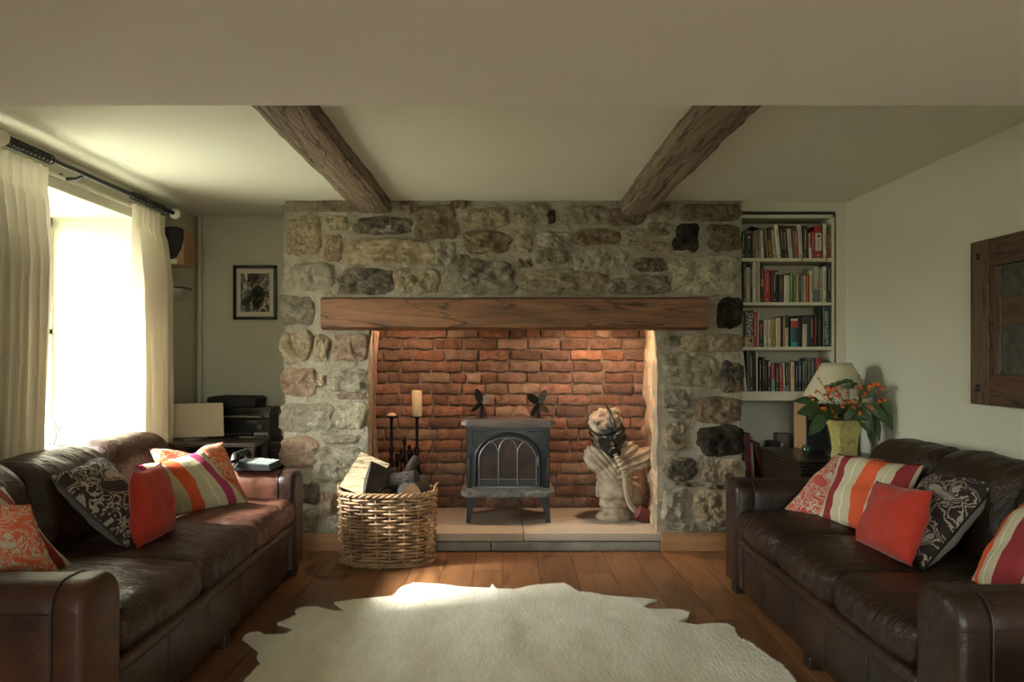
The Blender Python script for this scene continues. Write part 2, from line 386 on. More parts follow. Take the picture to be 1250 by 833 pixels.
# left wall with deep window reveals
def wall_with_openings(name, x0, x1, y0, y1, z0, z1, ops, m):
    b = B(); ys = y0
    for (a, c, d, e) in ops:
        box(b, x0, x1, ys, a, z0, z1); box(b, x0, x1, a, c, z0, d); box(b, x0, x1, a, c, e, z1); ys = c
    box(b, x0, x1, ys, y1, z0, z1)
    return struct(name, b, m)
wall_with_openings('wall_left', XL-.56, XL, -8.2, 1.2, 0, H+.05, [(-6.6, -5.4, .9, 2.0), (-1.85, -.385, .72, 2.07)], wall_m)
struct('wall_right', bx(XR, XR+.15, -8.2, 1.2, 0, H+.05), wall_m)
b = B(); box(b, XL-.1, -.95, -8.3, -8.15, 0, H+.05); box(b, .95, XR+.1, -8.3, -8.15, 0, H+.05); box(b, -.95, .95, -8.3, -8.15, 0, .8); box(b, -.95, .95, -8.3, -8.15, 2.1, H+.05)
struct('wall_near', b, wall_m)
b = B()
for x in (-.92, 0, .92): box(b, x-.03, x+.03, -8.25, -8.2, .8, 2.1)
box(b, -.95, .95, -8.25, -8.2, .8, .86); box(b, -.95, .95, -8.25, -8.2, 2.04, 2.1)
o = struct('window_3', b, white_m); obj('pane', bx(-.92, .92, -8.228, -8.222, .84, 2.06), glass_m, o, sm=False)  # unseen window added behind the camera to brighten the lower ceiling
struct('wall_far', bx(XL-.1, XR+.1, .92, 1.1, 0, H+.05), wall_m)
struct('wall_alcove_left', bx(XL, -1.40, .59, .92, 0, H), wall_m)
# right alcove: cheeks and head round the built-in shelves
xr0, xr1 = 1.50, (1021-616)/188
b = B(); box(b, xr1, XR, .055, .5, 0, H); box(b, xr0, xr1, .055, .5, 2.193, H); box(b, xr0, xr1, .48, .92, 0, H)
struct('wall_alcove_right', b, wall_m)
# windows
def window(i, y0, y1, z0, z1):
    x = XL-.50; b = B()
    for (a, c, d, e) in ((y0, y0+.06, z0, z1), (y1-.06, y1, z0, z1), (y0, y1, z0, z0+.06), (y0, y1, z1-.06, z1), ((y0+y1)/2-.02, (y0+y1)/2+.02, z0, z1), (y0, y1, (z0+z1)/2-.018, (z0+z1)/2+.018)):
        box(b, x-.03, x+.03, a, c, d, e, bev=.004, seg=1)
    o = struct('window_%d' % i, b, white_m)
    obj('pane', bx(x-.003, x+.003, y0+.05, y1-.05, z0+.05, z1-.05), glass_m, o, sm=False)
    obj('sill', bx(XL-.47, XL+.03, y0-.0, y1+.0, z0-.03, z0+.004, bev=.006), white_m, o, sm=False)
window(1, -1.85, -.385, .72, 2.07); window(2, -6.6, -5.4, .9, 2.0)
# casing round the near window head
b = B(); 
box(b, XL, XL+.018, -1.93, -.30, 2.065, 2.135, bev=.005); box(b, XL, XL+.032, -1.93, -.30, 2.12, 2.14, bev=.006); box(b, XL, XL+.026, -1.86, -.37, 2.06, 2.075, bev=.005)
box(b, XL, XL+.018, -.37, -.30, .70, 2.08, bev=.005); box(b, XL, XL+.018, -1.93, -1.86, .70, 2.08, bev=.005)
struct('trim_1', b, white_m, sm=False)
# corner pipe in left alcove
tag(obj('heating_pipe', tube(B(), [(XL+.035, .55, z) for z in (0, .8, 1.6, 2.25)], .017, 12), wall_m), 'painted vertical pipe running up the far left corner', 'pipe')

# ------------------------------------------------------------------ chimney breast
def mask_slab(xs, zs, cell, keep, y0, y1, amp, fs, seed=0):
    b = B(); nx = round((xs[1]-xs[0])/cell); nzc = round((zs[1]-zs[0])/cell); V = {}
    def vert(i, j):
        if (i, j) not in V:
            x = xs[0]+(xs[1]-xs[0])*i/nx; z = zs[0]+(zs[1]-zs[0])*j/nzc
            edge = .012*nz(z*7, seed, x*3)
            V[(i, j)] = b.verts.new((x+edge, y0+amp*(nz(x*fs, seed, z*fs)+.5*nz(x*fs*3, seed, z*fs*3)), z+(.006*nz(x*7, seed+4, 0) if 0 < j < nzc else 0)))
        return V[(i, j)]
    K = set()
    for i in range(nx):
        for j in range(nzc):
            x = xs[0]+(xs[1]-xs[0])*(i+.5)/nx; z = zs[0]+(zs[1]-zs[0])*(j+.5)/nzc
            if keep(x, z): K.add((i, j))
    for (i, j) in K: b.faces.new((vert(i, j), vert(i+1, j), vert(i+1, j+1), vert(i, j+1)))
    be = [e for e in b.edges if e.is_boundary]; r = bmesh.ops.extrude_edge_only(b, edges=be)
    for v in [g for g in r['geom'] if isinstance(g, bmesh.types.BMVert)]: v.co.y = y1
    return b
BX0, BX1, OX0, OX1, OZ = (347-616)/190, (905-616)/190, (448-616)/190, (803-616)/190, 1.52
breast = struct('wall_fireplace', mask_slab((BX0, BX1), (0, H), .018, lambda x, z: not (OX0 < x < OX1 and z < OZ), 0, .16, .016, 7), mortar, sm=True)
b = B(); box(b, BX0+.02, OX0-.09, .12, .86, 0, H-.01); box(b, OX1+.10, BX1-.02, .12, .48, 0, H-.01); box(b, OX1+.10, BX1-.02, .47, .86, 0, H-.01); box(b, BX0+.05, BX1-.05, .12, .86, 1.8, H-.01)
obj('masonry_core', b, mortar, breast, sm=False)
STONES = """349,246,446,259,t 348,264,391,313,t 398,263,425,283,t 394,285,417,319,r 433,266,502,286,d 421,293,528,324,t 343,322,406,355,p
414,328,480,360,d 482,327,536,359,t 488,246,504,263,b 507,251,557,293,b 550,245,571,256,b 564,254,622,279,t 624,249,670,275,g 668,257,678,273,k
565,281,624,312,b 625,280,650,309,g 530,296,555,325,p 559,311,573,321,b 541,319,630,360,g 633,315,649,327,b 640,329,739,361,t 655,283,696,302,p
651,305,694,323,g 689,252,743,274,g 701,280,758,300,b 757,281,785,300,p 699,305,766,334,p 746,337,816,360,g 772,314,812,332,d 778,295,817,309,t
791,271,818,288,b 743,255,788,275,b 795,250,825,268,t 829,250,905,270,b 822,273,853,307,k 864,274,904,307,b 819,312,902,358,p
876,363,906,401,k 810,410,829,423,g 832,407,905,431,t 813,432,877,473,g 880,441,907,478,d 809,476,841,500,g 848,485,906,516,b 809,502,839,511,g
810,515,837,550,t 853,520,908,556,k 810,558,850,588,d 856,562,872,589,t 874,561,909,587,t 826,589,853,594,d 867,592,897,597,d 808,596,837,635,p
847,598,897,637,t 814,638,851,649,g 855,638,905,649,g 342,360,382,398,g 344,404,380,443,t 383,408,402,443,t 407,407,448,442,r 344,449,386,484,r
386,458,396,471,t 403,450,447,478,p 413,479,448,488,r 343,492,406,527,p 412,493,448,524,p 342,534,388,569,r 382,547,441,589,p 396,532,448,542,p
368,590,390,615,d 392,599,408,631,r 366,622,387,648,t 399,630,420,649,p 414,593,448,648,g 344,574,366,606,t 344,612,364,648,g"""
def mkstone(x0, y0, x1, y1, k, i):
    A = W(x0, y0, 5); Z = W(x1, y1, 5); cx, cz = (A.x+Z.x)/2, (A.z+Z.z)/2; hx, hz = (Z.x-A.x)/2, (A.z-Z.z)/2
    rr = random.Random(i*13+5); e = rr.uniform(4.0, 7.5); sk = rr.uniform(-.10, .10); h = min(.026, .22*min(hx, hz)+.010)*rr.uniform(.8, 1.2)
    hx *= 1.05; hz *= 1.06
    R, N = 13, 44; b = B(); rings = []; tilt = (rr.uniform(-.5, .5), rr.uniform(-.5, .5))
    for a in range(R+1):
        t = (a/R)**.8; ring = []
        for q in range(N if a else 1):
            th = 2*math.pi*q/N; c_, s_ = math.cos(th), math.sin(th)
            rad = 1/((abs(c_)**e+abs(s_)**e)**(1/e)); rad *= 1+.20*noise.noise(Vector((c_*1.4, s_*1.4, i*3.7)))+.11*noise.noise(Vector((c_*4, s_*4, i*1.7)))+.04*noise.noise(Vector((c_*13, s_*13, i)))
            rad = min(rad, 1.28)
            u, v = c_*rad*t, s_*rad*t
            x = cx+hx*(u+sk*v); z = cz+hz*v
            f = 1-t**7
            fac = noise.voronoi(Vector((x*13, i*2.1, z*13)))[0][0]; fac2 = noise.voronoi(Vector((x*31, i*1.3, z*31)))[0][0]
            d = h*f*(1+tilt[0]*u*.6+tilt[1]*v*.6)+f*(.036*(.42-fac)+.016*(.4-fac2)+.010*noise.noise(Vector((x*45, i, z*45)))+.006*noise.noise(Vector((x*95, i, z*95))))
            y = -max(-.002, d)-.002+(.022 if a == R else 0)
            ring.append(b.verts.new((x, y, z)))
        rings.append(ring)
    for q in range(N): b.faces.new((rings[0][0], rings[1][q], rings[1][(q+1) % N]))
    for a in range(1, R):
        for q in range(N): b.faces.new((rings[a][q], rings[a+1][q], rings[a+1][(q+1) % N], rings[a][(q+1) % N]))
    o = obj('stone', b, ST[k], breast); return o
for i, s in enumerate(STONES.split()):
    x0, y0, x1, y1, k = s.split(','); mkstone(float(x0), float(y0), float(x1), float(y1), k, i)
# jambs inside the recess
def jamb(x_front, x_back, sgn, m, seed):
    b = B(); ny, nzz = 26, 44; V = []
    for i in range(ny+1):
        t = i/ny; row = []
        for j in range(nzz+1):
            z = .1+1.5*j/nzz; y = .006+.86*t
            x = x_front+(x_back-x_front)*t
            d = .030*noise.noise(Vector((y*6, z*5, seed)))+.016*noise.noise(Vector((y*16, z*14, seed)))+.02*abs(math.sin(z*11+2*noise.noise(Vector((y*3, z*2, seed)))))**6
            row.append(b.verts.new((x-sgn*max(-.02, d)*(.25+.75*min(1, t*5)), y, z)))
        V.append(row)
    for i in range(ny):
        for j in range(nzz): b.faces.new((V[i][j], V[i+1][j], V[i+1][j+1], V[i][j+1]))
    return b
jamb_m = stone('limewashed_jamb', (.56, .43, .30), (.32, .22, .15), (.66, .54, .40))
struct('wall_recess_right', jamb(OX1, 1.055, 1, jamb_m, 3), jamb_m, sm=True)
struct('wall_recess_left', jamb(OX0-.06, -.99, -1, jamb_m, 8), jamb_m, sm=True)
# weathered timber post behind the left pier
b = B(); V = []
for j in range(46):
    z = .118+(1.42-.118)*j/45; row = []
    for q in range(14):
        a = 2*math.pi*q/14; e = 1/((abs(math.cos(a))**5+abs(math.sin(a))**5)**.2)
        r = 1+.30*noise.noise(Vector((math.cos(a)*2, math.sin(a)*2, z*5)))+.20*noise.noise(Vector((math.cos(a)*5, math.sin(a)*5, z*17)))
        row.append(b.verts.new((-.905+.040*e*r*math.cos(a)+.012*math.sin(z*5), .26+.08*e*math.sin(a), z)))
    V.append(row)
for j in range(45):
    for q in range(14): b.faces.new((V[j][q], V[j][(q+1) % 14], V[j+1][(q+1) % 14], V[j+1][q]))
b.faces.new(V[0][::-1]); b.faces.new(V[-1])
tag(obj('timber_post', b, post_m), 'rough old timber post at the left side of the brick recess', 'post')
# brick back wall
bk = struct('wall_fireplace_back', (lambda b: (bmesh.ops.subdivide_edges(b, edges=[e for e in b.edges if e.calc_length() > .5], cuts=60, use_grid_fill=True), [setattr(v.co, 'y', v.co.y+.012*nz(v.co.x*14, v.co.z*14, 2)) for v in b.verts if v.co.y < .86], b)[2])(bx(-1.04, 1.12, .838, .92, .05, 1.75)), bmortar)
def brick_meshes():
    out = []
    for m in BR:
        for v in range(4):
            t = bx(-.5, .5, -.5, .5, -.5, .5); bmesh.ops.subdivide_edges(t, edges=[e for e in t.edges if abs(e.verts[0].co.x-e.verts[1].co.x) > .5], cuts=3)
            bmesh.ops.bevel(t, geom=[e for e in t.edges if len(e.link_faces) == 2 and e.calc_face_angle() > .5], offset=.05, segments=1, affect='EDGES')
            for q in t.verts:
                q.co.x += .03*nz(q.co.x*3+v*9, q.co.z*3, 1); q.co.z += .17*nz(q.co.x*4+v*5, 7, q.co.z); q.co.y += .10*nz(q.co.x*3+v*3, q.co.z*3, 5)
            smooth(t); me = bpy.data.meshes.new('brick'); t.to_mesh(me); t.free(); me.materials.append(m); out.append(me)
    return out
BM = brick_meshes(); rr = random.Random(11); z = .118; course = 0
while z < 1.62:
    ch = .0845+rr.uniform(-.002, .002); x = -1.02-(.12 if course % 2 else 0)+rr.uniform(-.02, .02)
    while x < 1.08:
        ln = rr.choice([.235, .235, .24, .225, .25, .115, .215]) if rr.random() < .9 else .17
        x1 = x+ln
        if x1 > -1.0:
            a, c = max(x, -1.01), min(x1, 1.09)
            if c-a > .05:
                o = link('brick', BM[rr.choice([0, 0, 1, 1, 1, 2, 3])*4+rr.randrange(4)], bk)
                o.scale = (c-a-.012-rr.uniform(0, .004), .050, ch-.013-rr.uniform(0, .006)); o.location = Vector(((a+c)/2, .846+rr.uniform(-.010, .006), z+ch/2+rr.uniform(-.002, .002)))-bk.location
                o.rotation_euler = (rr.uniform(-.03, .03), rr.uniform(-.012, .012), rr.uniform(-.02, .02))
        x = x1
    z += ch; course += 1
struct('ceiling_recess', bx(-1.1, 1.15, .0, .92, 1.72, 1.78), bmortar)
for lx, en in ((-.62, 10), (.66, 17)):
    t = thing('recess_downlight', (lx, .24, 1.66), '%s small round downlight hidden up behind the oak lintel' % ('left' if lx < 0 else 'right'), 'lamp')
    obj('housing', lathe(B(), [(.036, .0), (.04, .01), (.04, .06)], (lx, .24, 1.66), 20), black_m, t)
    lo = light('SPOT', 'recess_lamp', (lx, .24, 1.645), (math.radians(10), 0, 0), en, (1, .66, .42), shadow_soft_size=.035, spot_size=math.radians(150), spot_blend=.6)
    lo.parent = t; lo.location = (0, 0, -.015)
# hearth
hm = plain('hearth_stone', (.46, .39, .30), .75, bs=16, bst=.25, c2=(.36, .31, .25), vs=3, kind='World')
hm2 = plain('hearth_stone_edge', (.30, .28, .23), .8, bs=20, bst=.5, c2=(.16, .15, .12), vs=5, kind='World')
t = thing('hearth', (.05, .4, 0), 'raised pale stone hearth under the stove with two slabs', 'hearth')
obj('slab', bx(-.88, .119, -.025, .85, .066, .118, bev=.006), hm, t); obj('slab', bx(.122, 1.0, -.022, .85, .067, .1175, bev=.006), hm, t)
obj('kerb_stone', bx(-.88, -.09, -.012, .2, 0, .058, bev=.008), hm2, t); obj('kerb_stone', bx(-.086, .995, -.010, .2, 0, .06, bev=.008), hm2, t)
obj('bedding', bx(-.87, .98, .0, .85, .05, .068), bmortar, t)
# skirting
struct('baseboard_left', bx(BX0-.02, -.88, -.022, .0, 0, .115, bev=.004), skirt_m); struct('baseboard_right', bx(1.0, BX1+.0, -.024, .0, 0, .118, bev=.004), skirt_m)

# lintel
def rough_beam(x0, x1, y0, y1, z0, z1, ax, amp, n=60, seed=0, bow=0, prof=None):
    """box section swept along ax with worn edges"""
    b = B(); L = [(x0, x1), (y0, y1)][ax]; rings = []
    M_ = 22
    for i in range(n+1):
        t = L[0]+(L[1]-L[0])*i/n; ring = []
        hw = ((y1-y0) if ax == 0 else (x1-x0))/2; hh = (z1-z0)/2; cw = ((y0+y1) if ax == 0 else (x0+x1))/2; cz = (z0+z1)/2
        for q in range(M_):
            a = 2*math.pi*(q+.5)/M_; e = 1/((abs(math.cos(a))**9+abs(math.sin(a))**9)**(1/9))
            u, v = math.cos(a)*e, math.sin(a)*e
            d = amp*(noise.noise(Vector((t*2.2, u*1.5+seed, v*1.5)))+.5*noise.noise(Vector((t*9, u*4+seed, v*4)))+.35*noise.noise(Vector((t*3, u*16+seed, v*16))))
            p = (cw+u*(hw+d)+bow*math.sin(t*2.1+seed), cz+v*(hh+d*.6))
            ring.append(b.verts.new((t, p[0], p[1]) if ax == 0 else (p[0], t, p[1])))
        rings.append(ring)
    for i in range(n):
        for q in range(M_): b.faces.new((rings[i][q], rings[i][(q+1) % M_], rings[i+1][(q+1) % M_], rings[i+1][q]))
    b.faces.new(rings[0][::-1]); b.faces.new(rings[-1]); return b
tag(obj('lintel', rough_beam((391-616)/193.5, (865-616)/193.5, -.085, .12, EYE+(437-402.5)/193.5, EYE+(437-362.5)/193.5, 0, .004, 70), lintel_m), 'thick oak lintel beam spanning the fireplace opening', 'beam')
tag(obj('ceiling_beam', rough_beam(-.945, -.735, -2.5, .06, 2.165, 2.31, 1, .008, 140, 2, .004), beam_m), 'old rough timber ceiling beam left of the stove', 'beam')
tag(obj('ceiling_beam', rough_beam(.745, .945, -2.5, .04, 2.155, 2.31, 1, .010, 140, 7, .008), beam_m), 'old rough timber ceiling beam right of the stove', 'beam')

# ------------------------------------------------------------------ stove
SX, SD = .025, .28   # centre x, front y
t = thing('wood_stove', (SX, SD+.18, .118), 'black cast iron wood stove with arched tracery door on the hearth', 'stove')
def sx(px): return SX+(px-620.5)/180
def sz(py): return EYE-(py-437)/180
b = B(); 
softbox(b, sx(569), sx(671.5), SD, SD+.34, sz(598), sz(520), r=.018, n=8); obj('body', b, cast, t)
b = B(); 
prism(b, [(sx(563.5), SD-.03), (sx(569), SD-.045), (sx(672), SD-.045), (sx(678), SD-.03), (sx(678), SD+.36), (sx(563.5), SD+.36)], sz(519), sz(514.5), 'z')
prism(b, [(sx(566), SD-.015), (sx(571), SD-.03), (sx(670), SD-.03), (sx(675.5), SD-.015), (sx(675.5), SD+.34), (sx(566), SD+.34)], sz(514.6), sz(513), 'z')
prism(b, [(sx(567), SD-.02), (sx(674), SD-.02), (sx(674), SD+.35), (sx(567), SD+.35)], sz(522), sz(519), 'z')
obj('top_plate', b, casttop, t, sm=False)
# arch door
def arch(x0, x1, zb, zt, n=20, squash=1.0):
    cx = (x0+x1)/2; r = (x1-x0)/2; h = min(r*squash, zt-zb); pts = [(x0, zb)]
    for i in range(n+1):
        a = math.pi-math.pi*i/n; pts.append((cx+r*math.cos(a), zt-h+h*math.sin(a)))
    pts.append((x1, zb)); return pts
door = obj('door', (lambda b: (tube(b, [(x, SD-.008, z) for x, z in arch(sx(580.5), sx(659), sz(594), sz(530), squash=.78)], .0125, 8), b)[1])(B()), cast, t)
b = B(); tube(b, [(x, SD-.012, z) for x, z in arch(sx(585), sx(655), sz(592), sz(534), squash=.78)], .006, 8); 
box(b, sx(577), sx(662.5), SD-.014, SD+.0, sz(597.5), sz(593.5), bev=.003)
obj('door_trim', b, plain('worn_iron_trim', (.12, .13, .13), .4, .4), door)
glassd = plain('stove_glass', (.010, .008, .007), .3, c2=(.05, .022, .014), vs=9, spec=.25); 
b = B(); prism(b, arch(sx(582), sx(658), sz(594), sz(531), squash=.78), SD-.006, SD-.0025); obj('glass', b, glassd, door, sm=False)
# gothic tracery
b = B(); zt = sz(554); zp = sz(535.5)
for k, (xa, xb) in enumerate(((585.5, 608.5), (608.5, 631.5), (631.5, 654.5))):
    for s in (0, 1):
        pts = []
        A, Bx_ = (sx(xa), sx(xb)) if s == 0 else (sx(xb), sx(xa))
        for i in range(11):
            u = i/10; x = A+(Bx_-A)*.5*(1-math.cos(u*math.pi/2)); z = zt+(zp-zt)*math.sin(u*math.pi/2)*(1 if k == 1 else .86)
            if (k == 0 and s == 0 and u < .55) or (k == 2 and s == 1 and u < .55): continue
            pts.append((x, SD-.012, z-(0 if k == 1 else .004)))
        tube(b, pts, .0042, 6)
for xm in (608.5, 631.5): tube(b, [(sx(xm), SD-.012, sz(592)), (sx(xm), SD-.012, sz(547.5))], .0042, 6)
tube(b, [(sx(585), SD-.011, sz(585)), (sx(655), SD-.011, sz(585))], .003, 6)
obj('tracery', b, plain('iron_tracery', (.16, .165, .155), .45, .4), door)
b = bx(sx(585), sx(655), SD-.012, SD-.004, sz(592.5), sz(585.5)); obj('log_guard', b, cast, door, sm=False)
# spandrels and pilasters
for s in (-1, 1):
    X = lambda px: SX+s*(px-620.5)/180
    pts = [(X(665), SD-.002, sz(527)), (X(665), SD-.002, sz(545)), (X(661), SD-.002, sz(537)), (X(652), SD-.002, sz(529.5)), (X(643), SD-.002, sz(527))]
    b = B(); tube(b, pts, .0034, 6, closed=True); obj('moulding', b, cast, t)
    obj('pilaster', bx(min(X(667), X(670.5)), max(X(667), X(670.5)), SD-.008, SD+.02, sz(596), sz(558), bev=.003), cast, t); obj('collar', bx(min(X(666), X(671.5)), max(X(666), X(671.5)), SD-.012, SD+.03, sz(557.5), sz(555.5), bev=.002), cast, t)
b = B(); tube(b, [(sx(656.5), SD-.03, sz(562)), (sx(656.5), SD-.012, sz(562))], .008, 8); tube(b, [(sx(656.5), SD-.035, sz(568)), (sx(656.5), SD-.035, sz(556))], .005, 8); obj('handle', b, plain('steel', (.35, .33, .3), .3, 1), t)
b = B(); prism(b, [(sx(563), SD-.03), (sx(572), SD-.055), (sx(600), SD-.06), (sx(606), SD-.075), (sx(635), SD-.075), (sx(641), SD-.06), (sx(668), SD-.055), (sx(677), SD-.03), (sx(677), SD+.34), (sx(563), SD+.34)], sz(604.5), sz(599.5), 'z')
prism(b, [(sx(566), SD-.02), (sx(600), SD-.045), (sx(641), SD-.045), (sx(674), SD-.02), (sx(672), SD+.33), (sx(567), SD+.33)], sz(607), sz(604), 'z')
prism(b, [(sx(567), SD-.01), (sx(673), SD-.01), (sx(673), SD+.33), (sx(567), SD+.33)], sz(599.6), sz(596.5), 'z')
obj('ash_ledge', b, ash, t, sm=False)
for s in (-1, 1):
    for yy in (SD+.01, SD+.29):
        X = lambda px: SX+s*(px-620.5)/180
        poly = [(X(670.5), sz(606)), (X(655.5), sz(606)), (X(659.5), sz(613)), (X(664), sz(624)), (X(666), sz(633)), (X(666.5), sz(640)), (X(672.5), sz(640)), (X(672), sz(634)), (X(671), sz(620))]
        obj('leg', prism(B(), poly, yy, yy+.035), cast, t, sm=False)
fl = plain('brushed_flue', (.50, .36, .27), .35, .7)
b = B(); tube(b, [(sx(637), SD+.36, sz(520)), (sx(637), SD+.40, .80), (sx(637), SD+.46, .815), (sx(637), SD+.54, .815)], [.07, .072, .07, .07], 20); obj('flue', b, fl, t)
# firewood seen through the glass
# stove fans
def fan(px, py, yaw, tilt, label):
    c = W(px, py, 5.45); X, Y = c.x, c.y; z0 = sz(513)
    t = thing('stove_fan', (X, Y, z0), label, 'fan', 'stove fans')
    obj('base', lathe(B(), [(.045, 0), (.045, .004), (.012, .008), (.010, .02)], (X, Y, z0), 20), black_m, t)
    b = B(); tube(b, [(X, Y, z0), (X, Y, z0+.09)], .006, 8)
    if yaw > 0:
        for k in range(5): box(b, X-.02+k*.008, X-.017+k*.008, Y-.02, Y+.02, z0+.01, z0+.09)
    obj('stem', b, black_m, t)
    b = B()
    for k in range(5): tube(b, [(X+.01+k*.005, Y+.01, z0+.08), (X+.02+k*.012, Y+.03, z0+.15-.004*k)], .002, 5)
    tube(b, [(X-.02, Y+.02, z0+.1), (X-.02, Y+.02, z0+.17), (X+.02, Y+.02, z0+.17), (X+.02, Y+.02, z0+.1)], .0016, 5)
    obj('cooling_fins', b, plain('fin_metal', (.12, .10, .09), .4, .8), t)
    hub = Vector((X, Y-.02, z0+.105)); R = Matrix.Rotation(yaw, 3, 'Z') @ Matrix.Rotation(tilt, 3, 'Y')
    for k in range(4):
        a = k*math.pi/2+.75; b = B(); A = R @ Vector((math.cos(a), 0, math.sin(a))); S = R @ Vector((-math.sin(a), .45, math.cos(a))); Nn = A.cross(S).normalized()
        up = []; dn = []
        for i in range(9):
            u = i/8; wd = .026*math.sin(math.pi*min(1, .12+u*.88))**.6 if u < 1 else 0.004
            for s in (-1, 1): up.append(b.verts.new(hub+A*(.008+.105*u)+S*wd*s+Nn*.0012)); dn.append(b.verts.new(hub+A*(.008+.105*u)+S*wd*s-Nn*.0012))
        for i in range(8):
            b.faces.new((up[2*i], up[2*i+1], up[2*i+3], up[2*i+2])); b.faces.new((dn[2*i+1], dn[2*i], dn[2*i+2], dn[2*i+3]))
            b.faces.new((up[2*i], up[2*i+2], dn[2*i+2], dn[2*i])); b.faces.new((up[2*i+1], dn[2*i+1], dn[2*i+3], up[2*i+3]))
        obj('blade', b, black_m, t)
    obj('hub', (lambda b: (ball(b, hub, .011), b)[1])(B()), black_m, t)
fan(587.5, 512, .82, .3, 'black heat fan on the left of the stove top, blades turned sideways')
fan(657, 512, .55, -.2, 'black finned heat fan on the right of the stove top')

# ------------------------------------------------------------------ candle stands and fire tools
def stand(px, ytop, D, label, dish):
    p = W(px, ytop, D); z0 = .118
    t = thing('candle_stand', (p.x, p.y, z0), label, 'candlestick', 'black iron candle stands')
    b = B(); hgt = p.z-z0
    lathe(b, [(.065, 0), (.065, .008), (.025, .02), (.013, .05), (.013, hgt*.25), (.028, hgt*.36), (.032, hgt*.44), (.016, hgt*.55), (.011, hgt*.62), (.021, hgt*.67), (.010, hgt*.72), (.010, hgt-.02), (.018, hgt-.008)], (p.x, p.y, z0), 16); obj('stem', b, iron, t)
    obj('dish', lathe(B(), [(.01, -.008), (.045, -.003), (.048, .003), (.0, .003)][:3], p, 20), iron, t)
    return p
p = stand(478, 509, 5.42, 'left black iron candle stand carrying a stub of melted wax', True)
b = B(); lathe(b, [(.03, .004), (.036, .01), (.026, .018), (.016, .024), (.004, .026)], p, 18)
for v in b.verts: v.co += noise.noise_vector(v.co*40)*.007
wax = plain('candle_wax', (.72, .58, .36), .5); wax.node_tree.nodes['Principled BSDF'].inputs['Subsurface Weight'].default_value = .2
tag(obj('candle_stub', b, plain('pink_wax', (.55, .35, .25), .6)), 'melted pinkish candle stub on the left iron stand', 'candle')
p = stand(509, 509, 5.38, 'right black iron candle stand carrying a tall pillar candle', True)
t = thing('pillar_candle', p+Vector((0, 0, .003)), 'tall cream pillar candle on the right iron stand', 'candle')
b = lathe(B(), [(.034, .003), (.035, .01), (.035, .175), (.032, .182), (.020, .176), (.004, .174)], p, 24)
for v in b.verts: 
    if v.co.z > p.z+.17: v.co.z += .006*nz(v.co.x*30, v.co.y*30, 1)
obj('wax', b, wax, t); obj('wick', tube(B(), [p+Vector((0, 0, .172)), p+Vector((0, .002, .19))], .0015, 5), black_m, t)
# companion set
c = W(494, 575, 5.5); X, Y = c.x, c.y
t = thing('fire_tool_stand', (X, Y, .118), 'black iron fire tool set standing between the candle stands', 'fire tools')
b = B(); lathe(b, [(.07, 0), (.07, .012), (.01, .02), (.007, .5), (.012, .51), (.016, .53), (.006, .56)], (X, Y, .118), 16)
tube(b, [(X-.06, Y, .55), (X, Y, .57), (X+.06, Y, .55)], .004, 6); obj('post', b, iron, t)
for k, dx in enumerate((-.058, -.02, .03, .06)):
    b = B(); x = X+dx; ztop = (.56, .60, .62, .57)[k]; yy = Y-.03 if k % 2 else Y+.02
    tube(b, [(x, yy, .2), (x, yy, ztop-.09)], .0065, 6)
    lathe(b, [(.006, -.10), (.016, -.085), (.018, -.05), (.009, -.03), (.015, -.018), (.011, 0), (.002, .006)], (x, yy, ztop), 10)
    tube(b, [(x-.012, yy, .40), (x-.016, yy, .44), (x, yy, .47), (x+.016, yy, .44), (x+.012, yy, .40)], .003, 6)
    if k < 2: box(b, x-.025, x+.025, yy-.004, yy+.004, .15, .22, bev=.003)
    obj('tool', b, iron, t)

# ------------------------------------------------------------------ bust with gas mask
def remeshed(name, parts, voxel, mat, parent, disp, fs, smooth_it=2):
    b = B()
    for p in parts: p(b)
    me = bpy.data.meshes.new('tmp'); b.to_mesh(me); b.free(); o = bpy.data.objects.new('tmp', me); C.objects.link(o)
    m = o.modifiers.new('r', 'REMESH'); m.mode = 'VOXEL'; m.voxel_size = voxel
    s = o.modifiers.new('s', 'SMOOTH'); s.iterations = smooth_it; s.factor = .5
    bpy.context.view_layer.update(); dg = bpy.context.evaluated_depsgraph_get()
    me2 = bpy.data.meshes.new_from_object(o.evaluated_get(dg)); bpy.data.objects.remove(o)
    b = B(); b.from_mesh(me2); b.normal_update()
    for v in b.verts: v.co += v.normal*disp(v.co)
    return obj(name, b, mat, parent)
bc = W(750, 636, 5.42); BXc, BY = bc.x, bc.y     # centre of the socle
def bp(px, py, dy=0): 
    v = W(px, py, 5.42); return Vector((v.x, v.y+dy, v.z))
bust_m = plain('weathered_plaster', (.44, .37, .27), .9, bs=45, bst=.8, c2=(.20, .155, .11), vs=13, bd=.012, spec=.2)
t = thing('bust', (BXc, BY, .118), 'weathered classical bust wearing a black gas mask beside the stove', 'statue')
dirY = Matrix.Rotation(0, 3, 'X')
def P_torso(b):
    ball(b, bp(750, 573), .135, 3, (1.0, .72, 1.0)); ball(b, bp(752, 555), .17, 3, (1.05, .62, .62))
    ball(b, bp(734, 560), .12, 3, (.95, .8, .9)); ball(b, bp(776, 560), .11, 3, (1.1, .8, .75)); ball(b, bp(726, 556), .075, 3, (1, .9, 1)); ball(b, bp(789, 556), .07, 3, (1.1, .9, .85))
    lathe(b, [(.13, -.06), (.135, .0), (.115, .07), (.09, .12)], bp(750, 596), 24, sy=.75)
    tube(b, [bp(752, 565), bp(742, 540)], [.075, .058], 14)
    lathe(b, [(.092, 0), (.105, .01), (.128, .03), (.13, .05), (.10, .075), (.085, .085), (.084, .10), (.105, .115), (.105, .13), (.10, .20)], bp(750, 637), 30, sy=.85)
